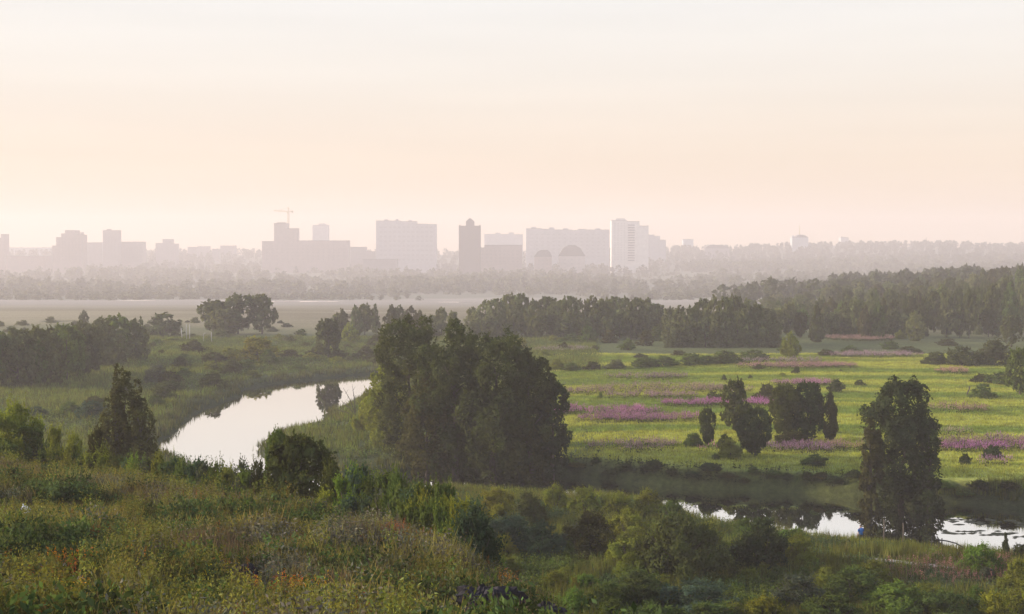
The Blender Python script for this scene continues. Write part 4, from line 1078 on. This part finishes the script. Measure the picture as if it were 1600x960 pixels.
def gabled(px0, px1, ye, yt, pk0, pk1, d, col, label):
    r_, P, Zt = building(px0, px1, [(px0, px1, ye)], d, col, label, name='house', depth=14, windows=(3, 3, px0 + 4, px1 - 4, ye + 3, ye + 22, 2.0, 1.8))
    mb = MB(); mb.prism([(P(px0) - .4, Zt(ye) + .01), (P(px1) + .4, Zt(ye) + .01), (P(pk1 + (px1 - pk1) * .55), Zt(yt + (ye - yt) * .3)), (P(pk1), Zt(yt)), (P(pk0), Zt(yt)), (P(px0 + (pk0 - px0) * .45), Zt(yt + (ye - yt) * .3))], -.4, 22.8)
    link('mansard_roof', mb.mesh('mansard_roof', M_ROOF), r_)
gabled(835, 862, 401, 391, 845, 856, 1300, warm, 'small house with rounded roof in front of the very long slab')
gabled(873, 914, 400, 383, 888, 898, 1330, (.46, .42, .40), 'larger pale house with mansard roof in front of the white tower')
r_, P, Zt = building(955, 1013, [(955, 979, 344), (979, 999, 346), (999, 1013, 353)], 1380, white, 'tall white tower block with stepped top right of the middle', windows=(4, 16, 958, 978, 348, 408, 1.5, 1.5), lifts=[(962, 977, 344, 341.5)])
mb = MB(); mb.box(-5.8, 5.8, -1.4, 0, 0, 1.9); bm_ = mb.mesh('balcony', M_WALL); first = None
for j in range(15):
    o_ = link('balcony', bm_, r_, (.30, .29, .30)) if first is None else first.copy()
    if first is None: first = o_
    else: C.objects.link(o_); o_.parent = r_
    o_.location = (P(986), -.02, Zt(408) + (Zt(349) - Zt(408)) * j / 15)
building(1013, 1040, [(1013, 1022, 367), (1022, 1031, 369), (1031, 1040, 375)], 1600, pale, 'pale stepped block right of the white tower')
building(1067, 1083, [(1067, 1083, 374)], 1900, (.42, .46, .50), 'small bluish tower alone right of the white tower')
r_, P, Zt = building(1100, 1139, [(1100, 1139, 388)], 1700, mid_, 'hall with rounded roof on the right skyline', name='hall', depth=30)
mb = MB(); mb.prism([(P(1101), Zt(388) + .01), (P(1139), Zt(388) + .01), (P(1134), Zt(384.5)), (P(1128), Zt(383)), (P(1110), Zt(382.5)), (P(1105), Zt(385))], 0, 48)
link('vaulted_roof', mb.mesh('vaulted_roof', M_ROOF), r_)
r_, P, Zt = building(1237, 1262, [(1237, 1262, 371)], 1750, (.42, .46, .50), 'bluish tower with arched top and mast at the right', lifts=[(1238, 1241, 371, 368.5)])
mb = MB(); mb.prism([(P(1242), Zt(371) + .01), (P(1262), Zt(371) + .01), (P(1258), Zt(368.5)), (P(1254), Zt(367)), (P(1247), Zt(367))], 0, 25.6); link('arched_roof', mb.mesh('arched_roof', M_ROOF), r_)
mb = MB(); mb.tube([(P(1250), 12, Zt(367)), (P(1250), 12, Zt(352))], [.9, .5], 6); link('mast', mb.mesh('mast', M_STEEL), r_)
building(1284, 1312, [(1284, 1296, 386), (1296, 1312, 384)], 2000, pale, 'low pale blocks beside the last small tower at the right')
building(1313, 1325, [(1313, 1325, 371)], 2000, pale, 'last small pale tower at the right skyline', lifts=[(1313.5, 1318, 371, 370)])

# tower crane over the unfinished complex
d = 2575; xc = ray(447.5, 480)[0] * d; zg = gz(xc, d)
root = tag(empty('tower_crane', (xc, d + 30, zg)), 'tower crane with long jib standing over the unfinished complex', 'crane')
Zt = lambda py: CAMZ + ray(800, py)[1] * d - zg
K = d / F
def lattice(mb, a, b, w_, n_, r_=.16):
    a = np.array(a, float); b = np.array(b, float); t = (b - a) / np.linalg.norm(b - a)
    s1 = unit(np.cross(t, (0, 1, 0.01))) * w_; s2 = unit(np.cross(t, s1)) * w_
    cs = [s1 + s2, s1 - s2, -s1 - s2, -s1 + s2]
    for c in cs: mb.tube([a + c, b + c], [r_, r_], 4)
    for i in range(n_):
        p0 = a + (b - a) * i / n_; p1 = a + (b - a) * (i + 1) / n_
        for j in range(4): mb.tube([p0 + cs[j], p1 + cs[(j + 1) % 4]], [r_ * .6] * 2, 4)
mb = MB(); lattice(mb, (0, 0, 0), (0, 0, Zt(332)), 1.2, 24, .28); link('mast', mb.mesh('mast', M_STEEL), root)
mb = MB(); lattice(mb, (-1, 0, Zt(330.5)), (-23 * K, 0, Zt(328.5)), .9, 10, .22); link('jib', mb.mesh('jib', M_STEEL), root)
mb = MB(); lattice(mb, (1, 0, Zt(330)), (7.5 * K, 0, Zt(330)), .9, 4, .22); cj = link('counter_jib', mb.mesh('counter_jib', M_STEEL), root)
mb = MB(); mb.box(5.5 * K, 7.5 * K, -.7, .7, Zt(331.8), Zt(329.2)); link('counterweight', mb.mesh('counterweight', M_SLAG), root)
mb = MB(); lattice(mb, (0, 0, Zt(332)), (0, 0, Zt(323.5)), .8, 3, .22); link('apex', mb.mesh('apex', M_STEEL), root)
mb = MB(); mb.tube([(0, 0, Zt(323.5)), (-15 * K, 0, Zt(328.6))], [.14, .14], 4); mb.tube([(0, 0, Zt(323.5)), (6.5 * K, 0, Zt(329.2))], [.14, .14], 4); link('tie_bar', mb.mesh('tie_bar', M_STEEL), root)
mb = MB(); mb.box(-1.6, -.2, -1.6, -.3, Zt(333.2), Zt(331)); link('cab', mb.mesh('cab', M_STEEL), root)

# thin mast on the right hill
x, y = ray(1446, 480)[0] * 3000, 3000
mb = MB(); mb.tube([(0, 0, -1), (0, 0, CAMZ + ray(1446, 371)[1] * 3000 - gz(x, y))], [.7, .4], 6); mb.box(-1.5, 1.5, -.2, .2, 15, 15.6)
tag(link('radio_mast', mb.mesh('radio_mast', M_DARK)), 'thin mast poking out of the woods on the right hill', 'mast').location = (x, y, gz(x, y))

# pale poles on the left plain
for px, yb, yt, lab in [(285, 532, 513, 'leaning short pale pole left of the pair by the dome bush'), (291.5, 532, 507, 'left of two tall pale poles by the dome bush'), (296.5, 532, 507, 'right of two tall pale poles by the dome bush'),
                        (318, 535, 521, 'low pale pole with bent top right of the tall pair'), (330.5, 535, 520, 'pale pole standing furthest right of the five')]:
    x, y = foot(px, yb); h = CAMZ + ray(px, yt)[1] * y - gz(x, y)
    mb = MB()
    ln = .35 if px == 285 else 0
    if px == 318: mb.tube([(0, 0, -.3), (0, 0, h * .85), (.25, 0, h), (.6, 0, h * 1.02)], [.13, .12, .1, .08], 8)
    else: mb.tube([(0, 0, -.3), (-ln, 0, h)], [.15, .12], 8); mb.tube([(-ln, 0, h), (-ln, 0, h + .1)], [.17, .15], 8)
    tag(link('pole', mb.mesh('pole', M_POLE, True)), lab, 'pole', 'pale poles on the left plain').location = (x, y, gz(x, y))

# ------------------------------------------------------------------ small things
# leaning stick in the right meadow
x, y = foot(1511, 618)
mb = MB(); mb.tube([(0, 0, -.2), (.1, 0, .5), (.45, 0, 1.25), (.4, 0, 1.55)], [.16, .13, .1, .18], 7); mb.tube([(.05, 0, .15), (.6, .1, .25)], [.08, .04], 5)
tag(link('tree_stump', mb.mesh('tree_stump', M_BARK, True)), 'small dark leaning broken stump left of the round right meadow bush', 'stump').location = (x, y, gz(x, y))

# fishing landing at the right water
x, y = foot(1482, 868); z0 = gz(x, y)
root = tag(empty('fishing_landing', (x, y, z0)), 'small wooden fishing landing with a thin rail at the right bank', 'landing')
s = y / F
mb = MB(); mb.box(-22 * s, 14 * s, -1.0, .5, .30, .42); mb.box(-22 * s, 14 * s, .53, 1.4, .30, .42); link('deck', mb.mesh('deck', M_WOOD), root)
for xx, yy_, zz in [(-20, -.9, 1.55), (-20, 1.2, 1.5), (13, -.9, 1.0), (-4, 1.2, 1.3)]:
    mb = MB(); mb.tube([(xx * s, yy_, -.6), (xx * s, yy_, zz)], [.06, .05], 6); link('post', mb.mesh('post', M_DARK), root)
mb = MB(); mb.tube([(-23 * s, -.9, 1.62), (-8 * s, -.9, 1.5), (6 * s, -.9, 1.3), (18 * s, -.9, .95)], [.06, .06, .06, .05], 6); link('rail', mb.mesh('rail', M_DARK), root)
x2, y2 = foot(1469, 871)
mb = MB(); mb.box(-.45, .45, -.25, .25, .0, .06); mb.box(-.35, .1, -.3, -.26, .06, .1)
tag(link('plank', mb.mesh('plank', M_PLANK)), 'white board lying on the dark landing', 'board').location = (x2, y2, z0 + .5)

# stakes standing in the water below the large riverside tree
for px, yb, yt, lab in [(1381, 838, 812, 'wooden stake standing in the dark water, left of two'), (1411, 840, 818, 'wooden stake standing in the dark water, right of two')]:
    x, y = on_plane(px, yb); h = CAMZ + ray(px, yt)[1] * y
    mb = MB(); mb.tube([(0, 0, -1.2), (.03, 0, h * .6), (0.0, 0, h)], [.07, .06, .05], 7)
    tag(link('stake', mb.mesh('stake', M_WOOD, True)), lab, 'stake', 'stakes in the water').location = (x, y, 0)

# person in blue sitting on the bank
def person(x, y):
    z = gz(x, y)
    root = tag(empty('person', (x, y, z), .4), 'person in a blue shirt standing in the tall grass at the water', 'person')
    vs_, es, rs = [], [], []
    def vtx(p_, r_): vs_.append(p_); rs.append(r_); return len(vs_) - 1
    def ch(*ids):
        for a_, b_ in zip(ids, ids[1:]): es.append((a_, b_))
    pel = vtx((0, 0, .92), .15); ab = vtx((0, .01, 1.10), .135); chs = vtx((0, .02, 1.32), .155); nk = vtx((0, .03, 1.48), .06); hd = vtx((0, .05, 1.57), .085); hd2 = vtx((0, .055, 1.66), .088)
    ch(pel, ab, chs, nk, hd, hd2)
    for s in (-1, 1):
        hp = vtx((s * .10, .0, .84), .10); kn = vtx((s * .11, .02, .48), .065); an = vtx((s * .11, -.01, .08), .045); to = vtx((s * .12, .17, .035), .04); ch(pel, hp, kn, an, to)
        sh_ = vtx((s * .20, .02, 1.38), .065); el = vtx((s * .27, .0, 1.12), .046); wr = vtx((s * .27, .10, .90), .034); ch(chs, sh_, el, wr)
        pm = vtx((s * .27, .13, .82), .034); ch(wr, pm)
        for q in range(4):
            f1 = vtx((s * .27, .11 + .022 * q, .765 - .004 * q), .010); f2 = vtx((s * .262, .115 + .022 * q, .725 + .006 * abs(q - 1.5)), .008); ch(pm, f1, f2)
        th = vtx((s * .245, .165, .81), .011); th2 = vtx((s * .24, .18, .775), .009); ch(pm, th, th2)
    me = bpy.data.meshes.new('body'); me.from_pydata(vs_, es, [])
    o_ = link('body', me, root)
    sk = o_.modifiers.new('skin', 'SKIN')
    for i, r_ in enumerate(rs): me.skin_vertices[0].data[i].radius = (r_, r_)
    me.skin_vertices[0].data[0].use_root = True
    o_.modifiers.new('sub', 'SUBSURF').levels = 1; o_.modifiers['sub'].render_levels = 2
    me.materials.append(M_SKIN)
    # shirt and trousers follow the body
    def tubes(name, chains, m):
        mb = MB()
        for pts, rad in chains: mb.tube(pts, rad, 12)
        ob = link(name, mb.mesh(name, m, True), root); return ob
    tubes('shirt', [([(0, 0, .86), (0, .01, 1.10), (0, .02, 1.32), (0, .025, 1.42), (0, .03, 1.46)], [.185, .17, .20, .15, .075])] + [([(s * .15, .02, 1.39), (s * .22, .015, 1.32), (s * .272, .0, 1.12)], [.09, .085, .07]) for s in (-1, 1)], M_BLUE)
    tubes('trousers', [([(s * .07, .0, .93), (s * .10, .0, .80), (s * .11, .02, .48), (s * .11, -.005, .10)], [.12, .125, .09, .07]) for s in (-1, 1)], M_TROUSER)
    mb = MB(); k = 10
    for i in range(5):
        q = i / 4 * 1.35
        mb.add([(cos(j / k * 6.28) * .098 * cos(q), .045 + sin(j / k * 6.28) * .105 * cos(q), 1.645 + .095 * sin(q)) for j in range(k)], [])
    mb.f = [(i * k + j, i * k + (j + 1) % k, (i + 1) * k + (j + 1) % k, (i + 1) * k + j) for i in range(4) for j in range(k)] + [tuple(range(4 * k, 5 * k))]
    link('hair', mb.mesh('hair', M_HAIR, True), root)
    for s in (-1, 1):
        mb = MB(); mb.tube([(s * .034, .128, 1.625), (s * .034, .142, 1.625)], [.014, .008], 8); link('eye', mb.mesh('eye', M_DARK), root)
    mb = MB(); mb.tube([(0, .13, 1.61), (0, .158, 1.582), (0, .135, 1.575)], [.010, .016, .012], 6); mb.tube([(-.028, .13, 1.542), (0, .138, 1.54), (.028, .13, 1.542)], [.006, .009, .006], 6); link('nose', mb.mesh('nose', M_SKIN, True), root)
    root.scale = (1.05, 1.05, 1.05)
a_, m_ = ray(1345, 842); y = 131.5; x = a_ * y
person(x, y)

# ---- litter and rubble on the near hill
def blob(name, mat, px, py, sx, sy, sz, label, cat, group=None, seed=0, rough=.35):
    x, y = hill_foot(px, py); r_ = np.random.default_rng(seed)
    k, m2_ = (40, 18) if sx > .3 else (16, 9); V = []; Q = []
    for i in range(m2_ + 1):
        q = -.5 * pi * .4 + (pi * .7) * i / m2_
        for j in range(k):
            ph = 2 * pi * j / k; rr_ = 1 + rough * (fbm(np.array([cos(ph) * cos(q) * 2 + sin(q) * 1.7 + seed]), np.array([sin(ph) * cos(q) * 2 + sin(q) * 2.3]), 1.1, seed)[0] - .5) * 3
            V.append((cos(ph) * cos(q) * sx * rr_, sin(ph) * cos(q) * sy * rr_, sin(q) * sz * rr_ + sz * .25))
    for i in range(m2_):
        for j in range(k): Q.append((i * k + j, i * k + (j + 1) % k, (i + 1) * k + (j + 1) % k, (i + 1) * k + j))
    V = [(a_ * (1 + .05 * r_.normal()), b_ * (1 + .05 * r_.normal()), c_ * (1 + .05 * r_.normal())) for a_, b_, c_ in V]
    mb = MB(); mb.add(V, Q + [tuple(range(m2_ * k, (m2_ + 1) * k)), tuple(range(k - 1, -1, -1))])
    o_ = link(name, mb.mesh(name, mat)); o_.location = (x, y, gz(x, y)); return tag(o_, label, cat, group)
blob('plastic_bag', M_PLASTIC, 40, 803, .2, .14, .34, 'upright white plastic bag at the left end of the dark ditch', 'bag', None, 1, .6)
blob('plastic_bag', M_CARD, 146, 804, .26, .16, .26, 'greyish crumpled bag near the right part of the dark ditch', 'bag', None, 2, .6)
blob('plastic_bag', M_PLASTIC, 713, 954, .11, .09, .26, 'white blue bag left of the dark rubble at the bottom', 'bag', None, 3, .6)
blob('paper_scrap', M_PLASTIC, 103, 886, .10, .06, .09, 'small bright white scrap above the orange flowers', 'scrap', None, 4, .5)
blob('paper_scrap', M_CARD, 222, 889, .26, .12, .12, 'pale flat scrap right of the orange flowers', 'scrap', None, 5, .6)
blob('paper_scrap', M_CARD, 120, 905, .28, .08, .07, 'pale thin strip below the orange flowers', 'scrap', None, 6, .5)
blob('paper_scrap', M_PLASTIC, 157, 944, .05, .05, .10, 'tiny white scrap near the bottom left', 'scrap', None, 7, .4)
blob('boulder', M_SLAG, 388, 902, .36, .25, .30, 'dark lump of stone among the weeds left of the middle', 'boulder', None, 8, .35)
blob('boulder', M_SLAG, 155, 920, .22, .16, .20, 'grey stone right of the small yellow green herbs at the bottom left', 'boulder', None, 9, .3)
blob('rubble_heap', M_SLAG, 762, 968, .95, .6, .75, 'large dark heap of rubble at the bottom edge', 'rubble heap', None, 10, .3)
blob('rubble_heap', M_SLAG, 852, 976, .70, .5, .5, 'smaller dark heap of rubble right of the large one', 'rubble heap', None, 11, .3)
blob('boulder', M_SLAG, 806, 968, .5, .4, .35, 'dark stone lying between the two rubble heaps', 'boulder', None, 12, .35)
x, y = hill_foot(64, 962)
mb = MB(); h = CAMZ + ray(61, 912)[1] * y - gz(x, y)
mb.tube([(.03, 0, -.3), (0, 0, h * .5), (-.06, 0, h)], [.035, .03, .022], 6); mb.tube([(.03, .02, h * .3), (.10, .03, h * .55)], [.015, .012], 5)
tag(link('stake', mb.mesh('stake', M_DARK)), 'thin black stake standing in the weeds at the bottom left', 'stake').location = (x, y, gz(x, y))
x, y = hill_foot(195, 958); 
mb = MB(); mb.tube([(0, 0, -.1), (.02, 0, .42)], [.014, .012], 6); mb.tube([(.02, 0, .42), (.02, 0, .47)], [.03, .02], 6)
tag(link('peg', mb.mesh('peg', M_CARD)), 'short peg with pale tip in the weeds at the bottom left', 'peg').location = (x, y, gz(x, y))

# ------------------------------------------------------------------ haze: one even body of air round everything
m_haze, t, o = nodes('haze')
pv = t.nodes.new('ShaderNodeVolumePrincipled'); pv.inputs['Color'].default_value = (.96, .90, .94, 1); pv.inputs['Density'].default_value = HAZE; pv.inputs['Anisotropy'].default_value = .14
t.links.new(pv.outputs[0], o.inputs['Volume'])
m_haze.cycles.homogeneous_volume = True if hasattr(m_haze.cycles, 'homogeneous_volume') else False
mb = MB(); mb.box(-2800, 2800, -60, 3760, -27, 112)
tag(link('haze', mb.mesh('haze', m_haze)), 'pale mist lying over the whole river plain', 'haze', kind='stuff')
print('things', len([o for o in scene.objects if o.parent is None]), 'objects', len(scene.objects))
